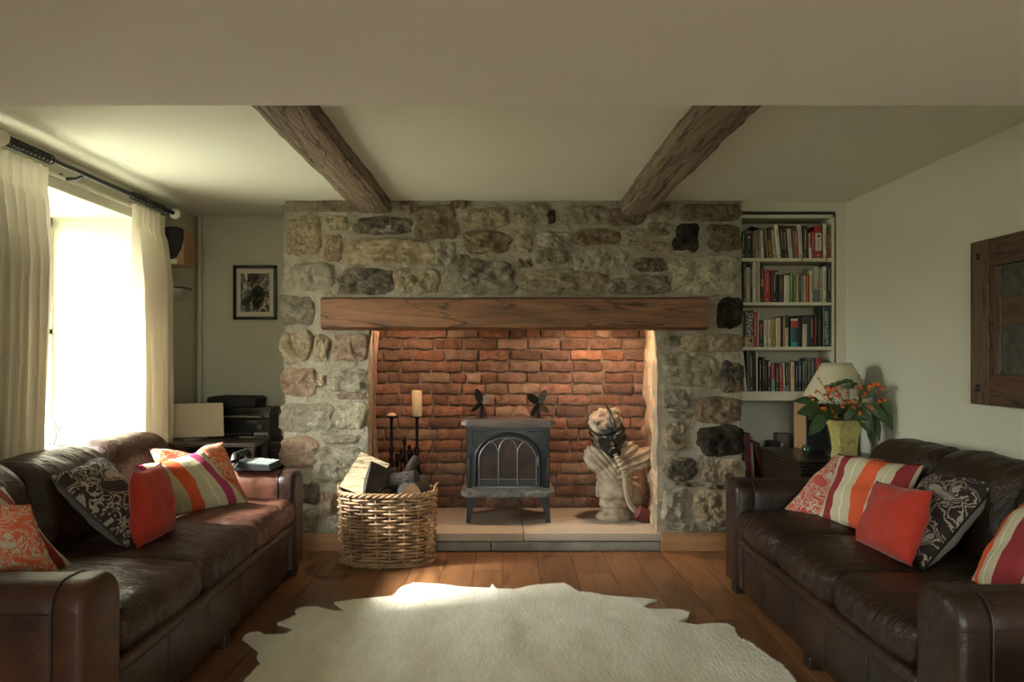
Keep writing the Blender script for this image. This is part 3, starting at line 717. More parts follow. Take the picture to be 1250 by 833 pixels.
def drape(co):
    # cloth folds sweep diagonally from the left shoulder over the chest
    u = (co.x-BXc); v = (co.z-.118)
    f = 0
    if v > .23:
        k = math.sin((v*1.0-abs(u)*.75+.35*u)*135+3.0*nz(co.x*7, co.y*7, co.z*7)); f = .010*(k if k > -.3 else -.3)*min(1, (v-.23)*12)
    return f+.004*nz(co.x*30, co.y*30, co.z*30)+.006*nz(co.x*12, co.y*12, co.z*12)
remeshed('torso', [P_torso], .0065, bust_m, t, drape, 1, 3)
HC = bp(739, 527, -.035)
Rh = Matrix.Rotation(math.radians(-14), 3, 'Y') @ Matrix.Rotation(math.radians(16), 3, 'X')  # head tips forward and to the left
def hp(x, y, z): return HC+Rh @ Vector((x, y, z))
def P_head(b):
    ball(b, hp(0, .012, .025), .082, 3, (.95, 1.12, 1.1), Rh); ball(b, hp(0, -.035, -.04), .058, 3, (.95, .95, 1.15), Rh)
    ball(b, hp(0, -.09, -.022), .016, 2, (1, 1.2, 1.5), Rh); ball(b, hp(0, -.062, -.085), .024, 2)
    for s in (-1, 1): ball(b, hp(s*.078, .01, -.015), .020, 2, (.5, .8, 1.3), Rh)
    tube(b, [hp(0, .02, -.06), bp(744, 548)], [.055, .06], 12)
head = remeshed('head', [P_head], .006, bust_m, t, lambda co: .002*nz(co.x*40, co.y*40, co.z*40), 1, 2)
def P_hair(b):
    r = random.Random(3)
    ball(b, hp(0, .022, .05), .092, 3, (1, 1.05, .85), Rh)
    for i in range(70):
        a = r.uniform(0, 2*math.pi); e = r.uniform(-.05, 1.4)
        d = Vector((math.cos(a)*math.cos(e), math.sin(a)*math.cos(e), math.sin(e)))
        if d.y < -.55 and d.z < .25: continue
        ball(b, hp(d.x*.088, .022+d.y*.092, .048+d.z*.078), r.uniform(.014, .024), 2)
    for k in range(5): ball(b, hp(.05-.025*k, -.045, .10+.012*math.sin(k*2)), .024, 2)
    ball(b, hp(.055, -.02, .125), .028, 2); ball(b, hp(.075, .0, .11), .024, 2)
remeshed('hair', [P_hair], .006, bust_m, head, lambda co: .004*nz(co.x*60, co.y*60, co.z*60)+.003*math.sin(co.x*160+co.z*90), 1, 1)
rub = plain('mask_rubber', (.010, .011, .010), .42, bs=60, bst=.2)
tm = thing('gas_mask', hp(0, -.07, -.03), 'black rubber gas mask with round lenses strapped on the bust', 'mask')
def P_mask(b):
    ball(b, hp(0, -.048, -.022), .068, 3, (1.02, .80, 1.12), Rh); ball(b, hp(0, -.075, -.065), .042, 3, (1.1, .9, 1), Rh)
    ball(b, hp(0, -.058, .04), .055, 3, (1.1, .6, .55), Rh)
remeshed('face_piece', [P_mask], .006, rub, tm, lambda co: 0, 1, 2)
lens = plain('mask_lens', (.20, .19, .14), .12, .2)
Rf = Rh @ Matrix.Rotation(math.pi/2, 3, 'X')
for s in (-1, 1):
    R2 = Rh @ Matrix.Rotation(s*.35, 3, 'Z') @ Matrix.Rotation(math.pi/2, 3, 'X')
    rim = obj('lens_rim', lathe(B(), [(.020, .0), (.031, .0), (.033, .012), (.029, .02), (.023, .018)], hp(s*.036, -.093, .008), 24, R2), rub, tm)
    obj('lens', lathe(B(), [(.024, .008), (.024, .013), (.012, .017), (.002, .018)], hp(s*.036, -.093, .008), 24, R2), lens, rim)
b = B(); lathe(b, [(.036, -.01), (.036, .02), (.030, .03), (.030, .022), (.018, .022), (.018, .034), (.010, .034)], hp(0, -.105, -.062), 24, Rf); obj('filter_port', b, rub, tm)
b = B()
for s in (-1, 1):
    for (z0, z1) in ((.03, .09), (-.01, .02), (-.05, -.03)):
        tube(b, [hp(s*.060, -.055, z0), hp(s*.092, -.01, (z0+z1)/2), hp(s*.092, .04, z1), hp(s*.04, .115, z1)], .008, 6)
tube(b, [hp(.03, -.09, .05), hp(.034, -.085, .10), hp(.034, -.04, .142), hp(.03, .03, .148)], .009, 6)
obj('strap', b, rub, tm)
# corrugated hose and canister
HS = 1.24; HS_off = Vector((.012, -.01, -.015))
for o_ in (head,):
    o_.scale = (HS,)*3; o_.location = (1-HS)*(HC-t.location)+HS_off
tm.scale = (HS,)*3; tm.location = HC+(tm.location-HC)*HS+HS_off
hose_pts = [HC+(hp(0, -.135, -.064)-HC)*HS+HS_off, bp(756, 572, -.20), bp(758, 584, -.19), bp(760, 596, -.17), bp(763, 607, -.15), bp(768, 616, -.13), bp(773, 621, -.12)]
def spline(pts, n):
    out = []
    for i in range(len(pts)-1):
        p0, p1, p2, p3 = pts[max(i-1, 0)], pts[i], pts[i+1], pts[min(i+2, len(pts)-1)]
        for k in range(n):
            u = k/n; out.append(.5*((2*p1)+(p2-p0)*u+(2*p0-5*p1+4*p2-p3)*u*u+(3*p1-p0-3*p2+p3)*u**3))
    out.append(pts[-1]); return out
hs = spline([Vector(p) for p in hose_pts], 24)
obj('hose', tube(B(), hs, [.0160+.0040*math.sin(i*2*math.pi/4.5) for i in range(len(hs))], 14), plain('canvas_hose', (.32, .26, .18), .85), tm).scale = (1/HS,)*3
A = Vector(hs[-1]); Dv = (bp(797, 633, -.09)-A).normalized(); Rc = Dv.to_track_quat('Z', 'Y').to_matrix()
pr = [(.02, -.01), (.034, 0)]
for k in range(7): pr += [(.052, .006+k*.018), (.052, .014+k*.018), (.044, .016+k*.018), (.044, .021+k*.018)]
pr += [(.03, .135)]
tag(obj('filter_canister', lathe(B(), [(r_, z_) for r_, z_ in pr], A, 24, Rc), plain('red_rubber', (.11, .028, .02), .7)), 'dark red ribbed canister at the end of the hose', 'canister')
# terracotta vessel behind the bust
b = lathe(B(), [(.04, 0), (.075, .05), (.085, .12), (.06, .20), (.035, .235), (.045, .26)], (bp(778, 636).x, BY+.2, .118), 24)
tag(obj('clay_jar', b, plain('clay', (.48, .32, .18), .7, bs=20, bst=.2)), 'plain tan clay jar half hidden behind the bust', 'jar')
# rough log leaning in the corner behind the bust
b = tube(B(), [(.985, .66, .118), (.985, .67, .3), (.99, .70, .50)], [.065, .06, .05], 14)
for v in b.verts: v.co += noise.noise_vector(v.co*14)*.018
tag(obj('upright_log', b, plain('reddish_bark', (.24, .13, .085), .9, bs=30, bst=.8, c2=(.12, .06, .04))), 'reddish upright log leaning in the right corner of the recess', 'log')

# ------------------------------------------------------------------ log basket
bx0, by0, brx, bry, bh = (474.5-616)/198, -.235, .288, .195, .425
t = thing('log_basket', (bx0, by0, 0), 'oval woven willow basket full of logs in front of the left pier', 'basket')
def oval(a, k=1.0, z=0): 
    e = 1/((abs(math.cos(a))**2.6+abs(math.sin(a))**2.6)**(1/2.6)); return Vector((bx0+brx*k*e*math.cos(a), by0+bry*k*e*math.sin(a), z))
b = B(); NS = 22
for j in range(20):
    z = .024+j*.0197; pts = []
    for i in range(NS*4):
        a = 2*math.pi*i/(NS*4); sgn = math.cos(a*NS/2+(math.pi if j % 2 else 0)); k = (.955+.045*z/.4)
        ph = math.sin(i*.7+j*2.1)*.0016
        p = oval(a, k, z+ph); c = Vector((bx0, by0, p.z)); d = (p-c).normalized(); pts.append(p+d*sgn*.0110)
    tube(b, pts, .0074, 6, closed=True)
o = obj('weave', b, wick, t); o['kind'] = 'stuff'
b = B()
for i in range(NS):
    a = 2*math.pi*(i+.0)/NS; tube(b, [oval(a, .955, .012), oval(a, .98, .2), oval(a, 1.0, bh-.012)], .0068, 6)
o = obj('stakes', b, wick, t); o['kind'] = 'stuff'
for (zc, k, rr_, nm) in ((bh, 1.0, .0085, 'rim'), (.014, .965, .0075, 'foot_border')):
    b = B()
    for s in range(3):
        pts = []
        for i in range(150):
            a = 2*math.pi*i/150; tw = a*16+s*2*math.pi/3; p = oval(a, k, zc+.0095*math.sin(tw)); d = (p-Vector((bx0, by0, p.z))).normalized(); pts.append(p+d*.0095*math.cos(tw))
        tube(b, pts, rr_, 6, closed=True)
    obj(nm, b, wick, t)['kind'] = 'stuff'
for s in (-1, 1):
    b = B(); x = bx0+s*(brx-.005)
    for q in range(3): tube(b, spline([Vector((x, by0-.06, bh-.02)), Vector((x+s*.012, by0-.045, bh+.03+.003*q)), Vector((x+s*.014+.004*q, by0, bh+.045)), Vector((x+s*.012, by0+.045, bh+.03+.003*q)), Vector((x, by0+.06, bh-.02))], 6), .006, 6)
    obj('handle', b, wick, t)
b = B(); bmesh.ops.create_circle(b, cap_ends=True, segments=24, radius=1)
for v in b.verts: v.co = Vector((bx0+v.co.x*brx*.93, by0+v.co.y*bry*.93, .012))
obj('base', b, wick, t, sm=False)
# logs
def hexlog(A, Z, r, label, mats, seed, cat='log', n=14, flat=.0):
    A, Z = Vector(A), Vector(Z); b = B(); rr = random.Random(seed); N = 10; rings = []; t_ = (Z-A).normalized(); u_ = t_.cross(Vector((0, 0, 1))).normalized(); v_ = u_.cross(t_)
    for i in range(N+1):
        p = A+(Z-A)*i/N; ring = []
        for q in range(n):
            a = 2*math.pi*q/n; rad = r*(1+.18*noise.noise(Vector((math.cos(a), math.sin(a), seed+i*.18)))+.07*noise.noise(Vector((math.cos(a)*4, math.sin(a)*4, seed+i*.7))))
            ring.append(b.verts.new(p+(u_*math.cos(a)+v_*math.sin(a))*rad))
        rings.append(ring)
    for i in range(N):
        for q in range(n): b.faces.new((rings[i][q], rings[i][(q+1) % n], rings[i+1][(q+1) % n], rings[i+1][q]))
    for rg in (rings[0][::-1], rings[-1]): f = b.faces.new(rg); f.material_index = 1
    return tag(obj('log', b, None, mats=mats), label, 'log', 'logs in the basket')
hexlog(W(452, 590, 4.84), W(509, 583, 4.74), .045, 'dark blackened round log across the middle of the basket', [logbark, logbark], 2)
hexlog(W(487, 593, 4.80), W(508, 562-2, 4.95), .001+.03, 'short black log behind the dark round log', [logbark, logbark], 12)
hexlog(W(502, 603, 4.66), W(516, 590, 4.92), .055, 'dark rough barked log at the right rim of the basket', [logbark, logbark], 5)
hexlog(W(503, 601, 4.63), W(488, 600, 4.86), .052, 'round log with pale pinkish cut end facing forward', [logbark, logend], 8)
hexlog(W(440, 588, 4.92), W(485, 580, 4.95), .05, 'charred log at the back of the basket', [logbark, logbark], 21)
hexlog((bx0-.16, by0-.05, .30), (bx0+.16, by0, .31), .075, 'log lying low inside the basket', [logbark, logend], 31)
hexlog((bx0-.14, by0+.06, .33), (bx0+.14, by0+.05, .36), .06, 'second log lying low at the back of the basket', [logbark, logend], 33)
# big split log: wedge prism leaning over left rim
a0, a1 = W(418, 597, 4.70), W(447, 555, 4.76)
def wedge(P0, P1, P2, P3, thick, label):
    b = B(); n = (P1-P0).cross(P3-P0).normalized()
    if n.y > 0: n = -n
    q = 8; top = []; bot = []
    for i in range(q+1):
        r1 = []; r2 = []
        for j in range(q+1):
            u, v = i/q, j/q; p = P0.lerp(P1, u).lerp(P3.lerp(P2, u), v); d = .004*nz(p.x*40, p.z*12, 3)+.003*nz(v*20, u*2, 9)
            r1.append(b.verts.new(p+n*d)); r2.append(b.verts.new(p-n*(thick*(.55+.45*math.sin(v*math.pi)))+noise.noise_vector(p*20)*.006))
        top.append(r1); bot.append(r2)
    for i in range(q):
        for j in range(q):
            b.faces.new((top[i][j], top[i+1][j], top[i+1][j+1], top[i][j+1])); f = b.faces.new((bot[i][j], bot[i][j+1], bot[i+1][j+1], bot[i+1][j])); f.material_index = 1
    for i in range(q):
        for j_, fl_ in ((0, 0), (q, 1)):
            f = b.faces.new((top[i][j_], top[i+1][j_], bot[i+1][j_], bot[i][j_])); f.material_index = 1
            f = b.faces.new((top[j_][i], top[j_][i+1], bot[j_][i+1], bot[j_][i])); f.material_index = 1
    return tag(obj('log', b, None, mats=[logpale, logbark]), label, 'log', 'logs in the basket')
wedge(W(414, 594, 4.70), W(447, 607, 4.66), W(476, 567, 4.78), W(441, 552, 4.82), .10, 'large pale split log leaning over the left rim of the basket')
logpale = logbark
wedge(W(444, 607, 4.62), W(462, 600, 4.68), W(490, 580, 4.82), W(454, 563, 4.70), .05, 'dark jagged wood splinter beside the pale split log')

# ------------------------------------------------------------------ sofas
def sofa(side, xf, xb, y0, y1, label, M0, Marm, Mworn, worn_far):
    """side=+1: stands on the left and faces +x; side=-1: mirrored. y0 near end, y1 far end"""
    def X(u): return xf-side*u*abs(xf-xb)          # u=0 front, 1 back
    def bxs(ua, ub): return (min(X(ua), X(ub)), max(X(ua), X(ub)))
    t = thing('leather_sofa', ((xf+xb)/2, (y0+y1)/2, 0), label, 'sofa', None)
    AT = .225; sd = side; MC = lea_lc if side > 0 else lea_rc
    a0, a1 = bxs(.06, .97)
    b = B(); softbox(b, a0, a1, y0+AT*.5, y1-AT*.5, .045, .30, r=.03, n=8, amp=.004, fs=4); obj('base', b, M0, t)
    # front rail and stitched front panels
    fx0, fx1 = bxs(.025, .09); L = (y1-AT+.0)-(y0+AT); 
    n_ = 5
    for k in range(n_):
        ya = y0+AT+L*k/n_+.002; yb = y0+AT+L*(k+1)/n_-.002
        b = B(); softbox(b, fx0, fx1, ya, yb, .05, .265, r=.012, n=5, bulge=(.006, 0, 0), amp=.003, fs=6, seed=k); obj('front_panel', b, M0, t)
    b = B(); softbox(b, *bxs(.0, .10), y0+AT-.01, y1-AT+.01, .262, .325, r=.03, n=10, amp=.005, fs=7, seed=3); obj('front_rail', b, M0, t)
    # arms
    for k, (ya, yb) in enumerate(((y0, y0+AT), (y1-AT, y1))):
        b = B(); softbox(b, *bxs(.035, .97), ya+.002, yb-.002, .065, .604, r=.078, n=14, bulge=(0, .004, .002), amp=.003, fs=4.5, seed=k+side)
        arm = obj('arm', b, Mworn if (k == 1 and worn_far) else Marm, t)
        rr0 = .078; prf = [(ya, .062)]+[(ya+rr0-rr0*math.cos(q*math.pi/16), .606-rr0+rr0*math.sin(q*math.pi/16)) for q in range(9)]+[(yb-rr0+rr0*math.sin(q*math.pi/16), .606-rr0+rr0*math.cos(q*math.pi/16)) for q in range(9)]+[(yb, .062)]
        b = B(); rings_ = []; cy_, cz_ = (ya+yb)/2, .33
        for (u_, ins_) in ((.10, .012), (.094, .003), (.085, 0), (.03, 0), (.018, .003), (.008, .010), (.002, .022), (-.002, .04), (-.004, .065)):
            hw_ = (yb-ya)/2; hh_ = .27
            rings_.append([b.verts.new((X(u_), cy_+(y_-cy_)*(1-ins_/hw_), cz_+(z_-cz_)*(1-ins_/hh_))) for y_, z_ in prf])
        m_ = len(prf)
        for i_ in range(len(rings_)-1):
            for q in range(m_): b.faces.new((rings_[i_][q], rings_[i_][(q+1) % m_], rings_[i_+1][(q+1) % m_], rings_[i_+1][q]))
        b.faces.new(rings_[0]); b.faces.new(rings_[-1])
        obj('arm_front', b, Marm if k == 0 else M0, arm)
        # piping seam round the front panel
        xx = X(.098); pts = []; r_ = .078; yc0, yc1, zc = ya+r_, yb-r_, .606-r_
        pts.append((xx, ya+.001, .08))
        for q in range(9): 
            a = math.pi-q*math.pi/16; pts.append((xx, yc0+(r_+.001)*math.cos(a), zc+(r_+.001)*math.sin(a)))
        for q in range(9):
            a = math.pi/2-q*math.pi/16; pts.append((xx, yc1+(r_+.001)*math.cos(a), zc+(r_+.001)*math.sin(a)))
        pts.append((xx, yb-.001, .08)); obj('seam', tube(B(), pts, .0032, 6), seam_m, arm)
        sy = ya+.0 if k == 0 else yb
        b = tube(B(), [(X(.10+.86*i/20), sy+(-.002 if k == 0 else .002), .525+.002*math.sin(i)) for i in range(21)], .0024, 5); obj('seam', b, seam_m, arm)
    # back
    b = B(); softbox(b, *bxs(.80, 1.0), y0+.02, y1-.02, .045, .72, r=.06, n=10, amp=.006, fs=4); obj('back_frame', b, M0, t)
    nc = 3; Ls = (y1-AT)-(y0+AT)
    for k in range(nc):
        ya = y0+AT+Ls*k/nc+.003; yb = y0+AT+Ls*(k+1)/nc-.003
        def wr(p, u, k=k, ya=ya, yb=yb):
            # gathered wrinkles running back from the front seam
            ff = max(0, 1-abs((p.x-X(.02))/(.42)))
            s_ = math.sin(p.y*95+9*noise.noise(Vector((p.x*5, p.y*6, k+side))))
            if u.z > .2: p.z += .0060*s_*ff*max(0, noise.noise(Vector((p.y*5, p.x*3, 3)))+.35)
            p.z += .012*noise.noise(Vector((p.x*5, p.y*2.2, k*3+side*2)))*(1 if u.z > 0 else 0)
            p.x += side*.0035*s_*max(0, noise.noise(Vector((p.y*4, k, p.z*6)))+.5)*(1 if abs(u.x-side) < .3 else 0)
            return p
        b = B(); softbox(b, *bxs(-.012, .86), ya, yb, .315, .468, r=.062, n=34, bulge=(.012, .0, .032), amp=.007, fs=5, seed=k*2+side, fn=wr)
        sc_ = obj('seat_cushion', b, lea_wc if (k == 2 and worn_far) else MC, t)
        zz = .452; yq = [ya+.03+(yb-ya-.06)*i/24 for i in range(25)]
        def wb(p, u, k=k, ya=ya, yb=yb):
            lean = (p.z-.45)*.30; p.x -= side*lean*.75
            s_ = math.sin(p.z*70+8*noise.noise(Vector((p.y*4, p.z*5, k))))
            if u.z > -.2: p.x += side*.0045*s_*max(0, noise.noise(Vector((p.y*4, p.z*4, k)))+.5)
            if u.z > .0:
                s2 = math.sin(p.y*60+6*noise.noise(Vector((p.y*3, p.x*8, k+4)))); p.z += .006*s2*max(0, u.z)*max(0, noise.noise(Vector((p.y*4, k, 1)))+.4)
                p.z += .018*noise.noise(Vector((p.y*2.6, k*2, side)))
            return p
        b = B(); softbox(b, *bxs(.62, .86), ya, yb, .455, .835, r=.09, n=26, bulge=(.035, 0, .012), amp=.008, fs=4.5, seed=k*3+side+1, fn=wb)
        obj('back_cushion', b, MC, t)
    for (u, y) in ((.06, y0+.08), (.06, y1-.08), (.94, y0+.08), (.94, y1-.08), (.06, (y0+y1)/2)):
        x = X(u); b = B(); box(b, x-.035, x+.035, y-.035, y+.035, 0, .05, bev=.006); obj('leg', b, darkwood, t, sm=False)
    return t
sofa(1, -1.165, -2.12, -2.845, -.475, 'long brown leather sofa under the window with phone on its arm', lea_l, lea_arm, lea_worn, 1)
sofa(-1, 1.185, 2.14, -2.965, -.80, 'dark brown leather sofa along the right wall', lea_r, lea_r, lea_r, 0)

# ------------------------------------------------------------------ throw cushions
def pillow(label, corners, T, mat, back=None, n=20, seed=0, pinch=.07, flange=0, piping=None, dent=0, uvrot=0, group=None, bulge_front=1.0, bulge_back=1.0):
    P = [c if isinstance(c, Vector) else W(*c) for c in corners]   # TL TR BR BL
    cen = sum(P, Vector())/4; nrm = (P[1]-P[0]+P[2]-P[3]).cross(P[0]-P[3]+P[1]-P[2]).normalized()
    if nrm.dot(Vector((0, -5, EYE))-cen) < 0: nrm = -nrm
    b = B(); uvl = b.loops.layers.uv.new('UVMap'); S = []
    for side_ in (1, -1):
        G = []
        for j in range(n+1):
            row = []
            for i in range(n+1):
                u, v = -1+2*i/n, -1+2*j/n
                u = math.copysign(abs(u)**.85, u); v = math.copysign(abs(v)**.85, v)
                uu = u*(1-pinch*(1-abs(v)**2.5)*1.0); vv = v*(1-pinch*(1-abs(u)**2.5))
                a, c = (uu+1)/2, (vv+1)/2
                p = P[0].lerp(P[1], a).lerp(P[3].lerp(P[2], a), 1-c)
                if dent: p += (P[3]-P[0]).normalized()*dent*math.exp(-(u*3.2)**2)*max(0, v)**2.5
                k = 1+flange
                fu, fv = min(1, abs(u)*k), min(1, abs(v)*k)
                prof = ((1-fu**2.3)*(1-fv**2.3))**.48
                bl = bulge_front if side_ > 0 else bulge_back
                p = p+nrm*side_*T*.5*prof*bl
                p += noise.noise_vector(Vector((u*1.7, v*1.7, seed*5.3)))*.014*(1 if prof > 0 else .6)
                p += nrm*side_*(.010*noise.noise(Vector((u*3, v*5, seed+side_)))*prof+.007*math.sin((u+v)*14+seed+4*noise.noise(Vector((u*2, v*2, seed))))*prof*(abs(u)*abs(v)))
                if side_ < 0 and (i in (0, n) or j in (0, n)): row.append(S[0][j][i])
                else: row.append(b.verts.new(p))
            G.append(row)
        S.append(G)
        for j in range(n):
            for i in range(n):
                q = (G[j][i], G[j][i+1], G[j+1][i+1], G[j+1][i]); q = q if side_ > 0 else q[::-1]
                try: f = b.faces.new(q)
                except ValueError: continue
                f.material_index = 0 if side_ > 0 or not back else 1
                for lp in f.loops:
                    for jj in (j, j+1):
                        for ii in (i, i+1):
                            if G[jj][ii] is lp.vert: lp[uvl].uv = (ii/n, jj/n) if not uvrot else (jj/n, ii/n)
    edge = [S[0][0][i].co.copy() for i in range(n)]+[S[0][j][n].co.copy() for j in range(n)]+[S[0][n][i].co.copy() for i in range(n, 0, -1)]+[S[0][j][0].co.copy() for j in range(n, 0, -1)]
    zs = min(v.co.z for v in b.verts); loc = Vector((cen.x, cen.y, zs))
    mats = [mat]+([back] if back else [])
    if piping:
        t = thing('throw_cushion', loc, label, 'cushion', group)
        obj('cover', b, None, t, mats=mats); obj('piping', tube(B(), edge, .0045, 6, closed=True), piping, t)
        return t
    bmesh.ops.translate(b, verts=b.verts, vec=-loc); smooth(b); bmesh.ops.recalc_face_normals(b, faces=b.faces)
    me = bpy.data.meshes.new('throw_cushion'); b.to_mesh(me); b.free()
    for m in mats: me.materials.append(m)
    o = link('throw_cushion', me); o.location = loc; return tag(o, label, 'cushion', group)
G1, G2 = 'throw cushions on the left sofa', 'throw cushions on the right sofa'
pillow('coral leaf print cushion dented at the top against the far arm', [(181, 549, 3.90), (272, 540, 4.20), (303, 609, 4.22), (205, 625, 3.84)], .13, coral_leaf, seed=1, dent=.05, group=G1, pinch=.05)
pillow('coral magenta and cream striped cushion slumped on the far seat', [(166, 569, 3.60), (248, 551, 3.97), (305, 616, 4.04), (203, 632, 3.68)], .12, stripe_pink, seed=2, flange=.07, group=G1, pinch=.03)
pillow('bright red cushion on the left sofa, upright with a pointed corner', [(163, 577, 3.12), (197, 564, 3.40), (212, 650, 3.37), (166, 671, 3.08)], .12, red_f, seed=3, group=G1, pinch=.05)
pillow('charcoal leaf print cushion leaning on the left sofa back', [(61, 581, 3.08), (124, 558, 3.46), (204, 646, 3.46), (156, 671, 3.08)], .15, dark_leaf, grey_back, seed=4, piping=black_m, group=G1, pinch=.04, n=22)
pillow('cream and maroon striped cushion behind the near left arm', [W(-95, 600, 2.34), (6, 595, 2.72), (96, 697, 2.80), W(-85, 720, 2.44)], .14, stripe_near, seed=5, flange=.05, group=G1)
pillow('coral leaf print cushion nearest the camera on the left sofa', [W(-85, 612, 2.40), (36, 613, 2.56), (76, 702, 2.64), W(-75, 730, 2.44)], .13, coral_leaf, seed=6, group=G1)
pillow('rose leaf print cushion against the far arm of the right sofa', [(1024, 553, 4.0), (1084, 562, 3.72), (1035, 649, 3.50), (956, 622, 3.90)], .12, rose_leaf, seed=7, group=G2, pinch=.05)
pillow('coral maroon and cream striped cushion behind the right sofa red one', [(1026, 554, 3.75), (1128, 568, 3.38), (1090, 662, 3.22), (996, 633, 3.68)], .12, stripe_red, seed=8, flange=.06, group=G2, pinch=.03)
pillow('bright red square cushion in the middle of the right sofa', [(1070, 586, 3.20), (1139, 600, 2.90), (1112, 693, 2.81), (1043, 662, 3.20)], .12, red_f, seed=9, group=G2, pinch=.04)
pillow('charcoal leaf print cushion on the right sofa beside the red one', [(1138, 577, 3.35), (1217, 591, 2.94), (1127, 696, 2.81), (1076, 660, 3.2)], .15, dark_leaf, grey_back, seed=10, piping=black_m, group=G2, pinch=.04, n=22)
pillow('cream striped cushion behind the near arm of the right sofa', [(1256, 604, 2.76), W(1390, 620, 2.36), W(1270, 762, 2.28), (1184, 716, 2.62)], .17, stripe_r5, seed=12, group=G2, pinch=.04, uvrot=0)
pillow('coral leaf print cushion mostly out of frame on the right sofa', [(1248, 660, 2.5), W(1370, 650, 2.34), W(1340, 760, 2.26), (1238, 722, 2.42)], .10, rose_leaf, seed=13, group=G2)

# phone
pc = W(312, 571, 4.42)
z0 = .613
t = thing('desk_phone', (-1.40, -.585, z0), 'black corded telephone with pale green keypad on the left sofa arm', 'telephone')
b = B(); prism(b, [(-1.52, z0), (-1.52, z0+.03), (-1.50, z0+.05), (-1.30, z0+.034), (-1.29, z0)], -.70, -.50, 'y'); bmesh.ops.bevel(b, geom=b.edges[:], offset=.004, segments=1, affect='EDGES'); obj('base', b, plain('dark_phone_plastic', (.012, .014, .015), .6), t, sm=False)
Rp = Matrix.Rotation(.0, 3, 'Y')
keyp = plain('keypad_panel', (.20, .28, .25), .5)
b = B(); prism(b, [(-1.45, z0+.047), (-1.45, z0+.051), (-1.303, z0+.0385), (-1.303, z0+.0345)], -.695, -.505, 'y'); obj('keypad_panel', b, keyp, t, sm=False)
kw = plain('phone_key', (.36, .38, .34), .5)
for i in range(4):
    for j in range(5):
        x = -1.43+i*.033; zt_ = z0+.0495-(x+1.45)*.085
        obj('key', bx(x-.010, x+.010, -.68+j*.036, -.66+j*.036, zt_, zt_+.004), kw, t, sm=False)
b = B(); tube(b, spline([Vector((-1.485, -.715, z0+.055)), Vector((-1.49, -.69, z0+.082)), Vector((-1.49, -.60, z0+.088)), Vector((-1.49, -.51, z0+.082)), Vector((-1.485, -.485, z0+.055))], 6), [.024]*3+[.022]*5+[.017]*9+[.022]*5+[.024]*3, 12); obj('handset', b, black_m, t)
b = B(); cp = []
base = spline([Vector((-1.49, -.715, z0+.05)), Vector((-1.53, -.74, z0+.0)), Vector((-1.56, -.765, z0-.06)), Vector((-1.56, -.78, z0-.115)), Vector((-1.55, -.80, z0-.125))], 40)
for i, p_ in enumerate(base): a = i*.9; cp.append(p_+Vector((.007*math.cos(a), .004*math.sin(a), .007*math.sin(a))))
tube(b, cp, .0028, 5); tube(b, [p_+Vector((.022, -.004, 0)) for p_ in cp], .0028, 5); obj('cord', b, black_m, t)

# ------------------------------------------------------------------ cow hide rug
OUT = [(350,777),(359,770),(352,767),(338,764),(362,754),(360,748),(370,744),(386,743),(404,748),(422,749),(413,742),(408,738),(430,735),(478,730),(492,718),(504,714),(540,716),(560,719),(598,721),(601,717),(604,721),(626,722),(658,716),(688,714),(697,719),(706,725),(722,726),(740,730),(770,732),(802,735),(790,739),(783,742),(794,747),(828,747),(842,751),(838,758),(827,763),(852,766),(880,764),(889,765),(896,769),(900,780),(916,788),(940,806),(956,816),(969,833)]
pts = [W(x, y, EYE*F/(y-437)) for x, y in OUT]; pts = [(p.x, p.y) for p in pts]
pts += [(1.08, -2.25), (1.0, -2.6), (1.12, -3.0), (.92, -3.25), (.66, -3.15), (.45, -3.32), (.2, -3.55), (-.2, -3.5), (-.4, -3.25), (-.65, -3.12), (-.95, -3.25), (-1.08, -3.0), (-.98, -2.6), (-.98, -2.25)]
pts += [((lambda q: (q.x, q.y))(W(x, y, EYE*F/(y-437)))) for x, y in [(300,833),(318,814),(314,806),(316,798),(306,790),(297,782),(300,777),(306,775),(316,774),(324,778)]]
b = B(); dense = []
for i in range(len(pts)):
    p, q = Vector(pts[i]), Vector(pts[(i+1) % len(pts)]); k = max(1, int((q-p).length/.02))
    for j in range(k):
        c = p.lerp(q, j/k); jt = .0035*nz(c.x*60, c.y*60, 2)+.006*nz(c.x*18, c.y*18, 5); nn = Vector((-(q-p).y, (q-p).x)).normalized(); dense.append(c+nn*jt)
f = b.faces.new([b.verts.new((p.x, p.y, 0)) for p in dense])
for k in range(1, 60):
    for co, no in (((-1.2+k*.045, 0, 0), (1, 0, 0)), ((0, -3.6+k*.045, 0), (0, 1, 0))):
        bmesh.ops.bisect_plane(b, geom=b.verts[:]+b.edges[:]+b.faces[:], plane_co=co, plane_no=no, dist=1e-5)
bmesh.ops.triangulate(b, faces=b.faces[:])
spine = W(598, 721, EYE*F/284).x
def rz(x, y): return .010+.005*nz(x*3, y*3, 0)+.003*nz(x*9, y*9, 1)+.010*math.exp(-((x-(spine+.05+.06*math.sin(y*3)))/.018)**2)*.8+.006*max(0, math.sin(y*14+x*3))*max(0, abs(x)-.62)
r = bmesh.ops.extrude_face_region(b, geom=b.faces[:])
top = [g for g in r['geom'] if isinstance(g, bmesh.types.BMVert)]
for v in b.verts: v.co.z = .001
for v in top: v.co.z = rz(v.co.x, v.co.y)
rug = thing('cowhide_rug', (0, -1.9, 0), 'cream cowhide rug with ragged edges on the oak floor', 'rug')
obj('hide', b, fur_m, rug)
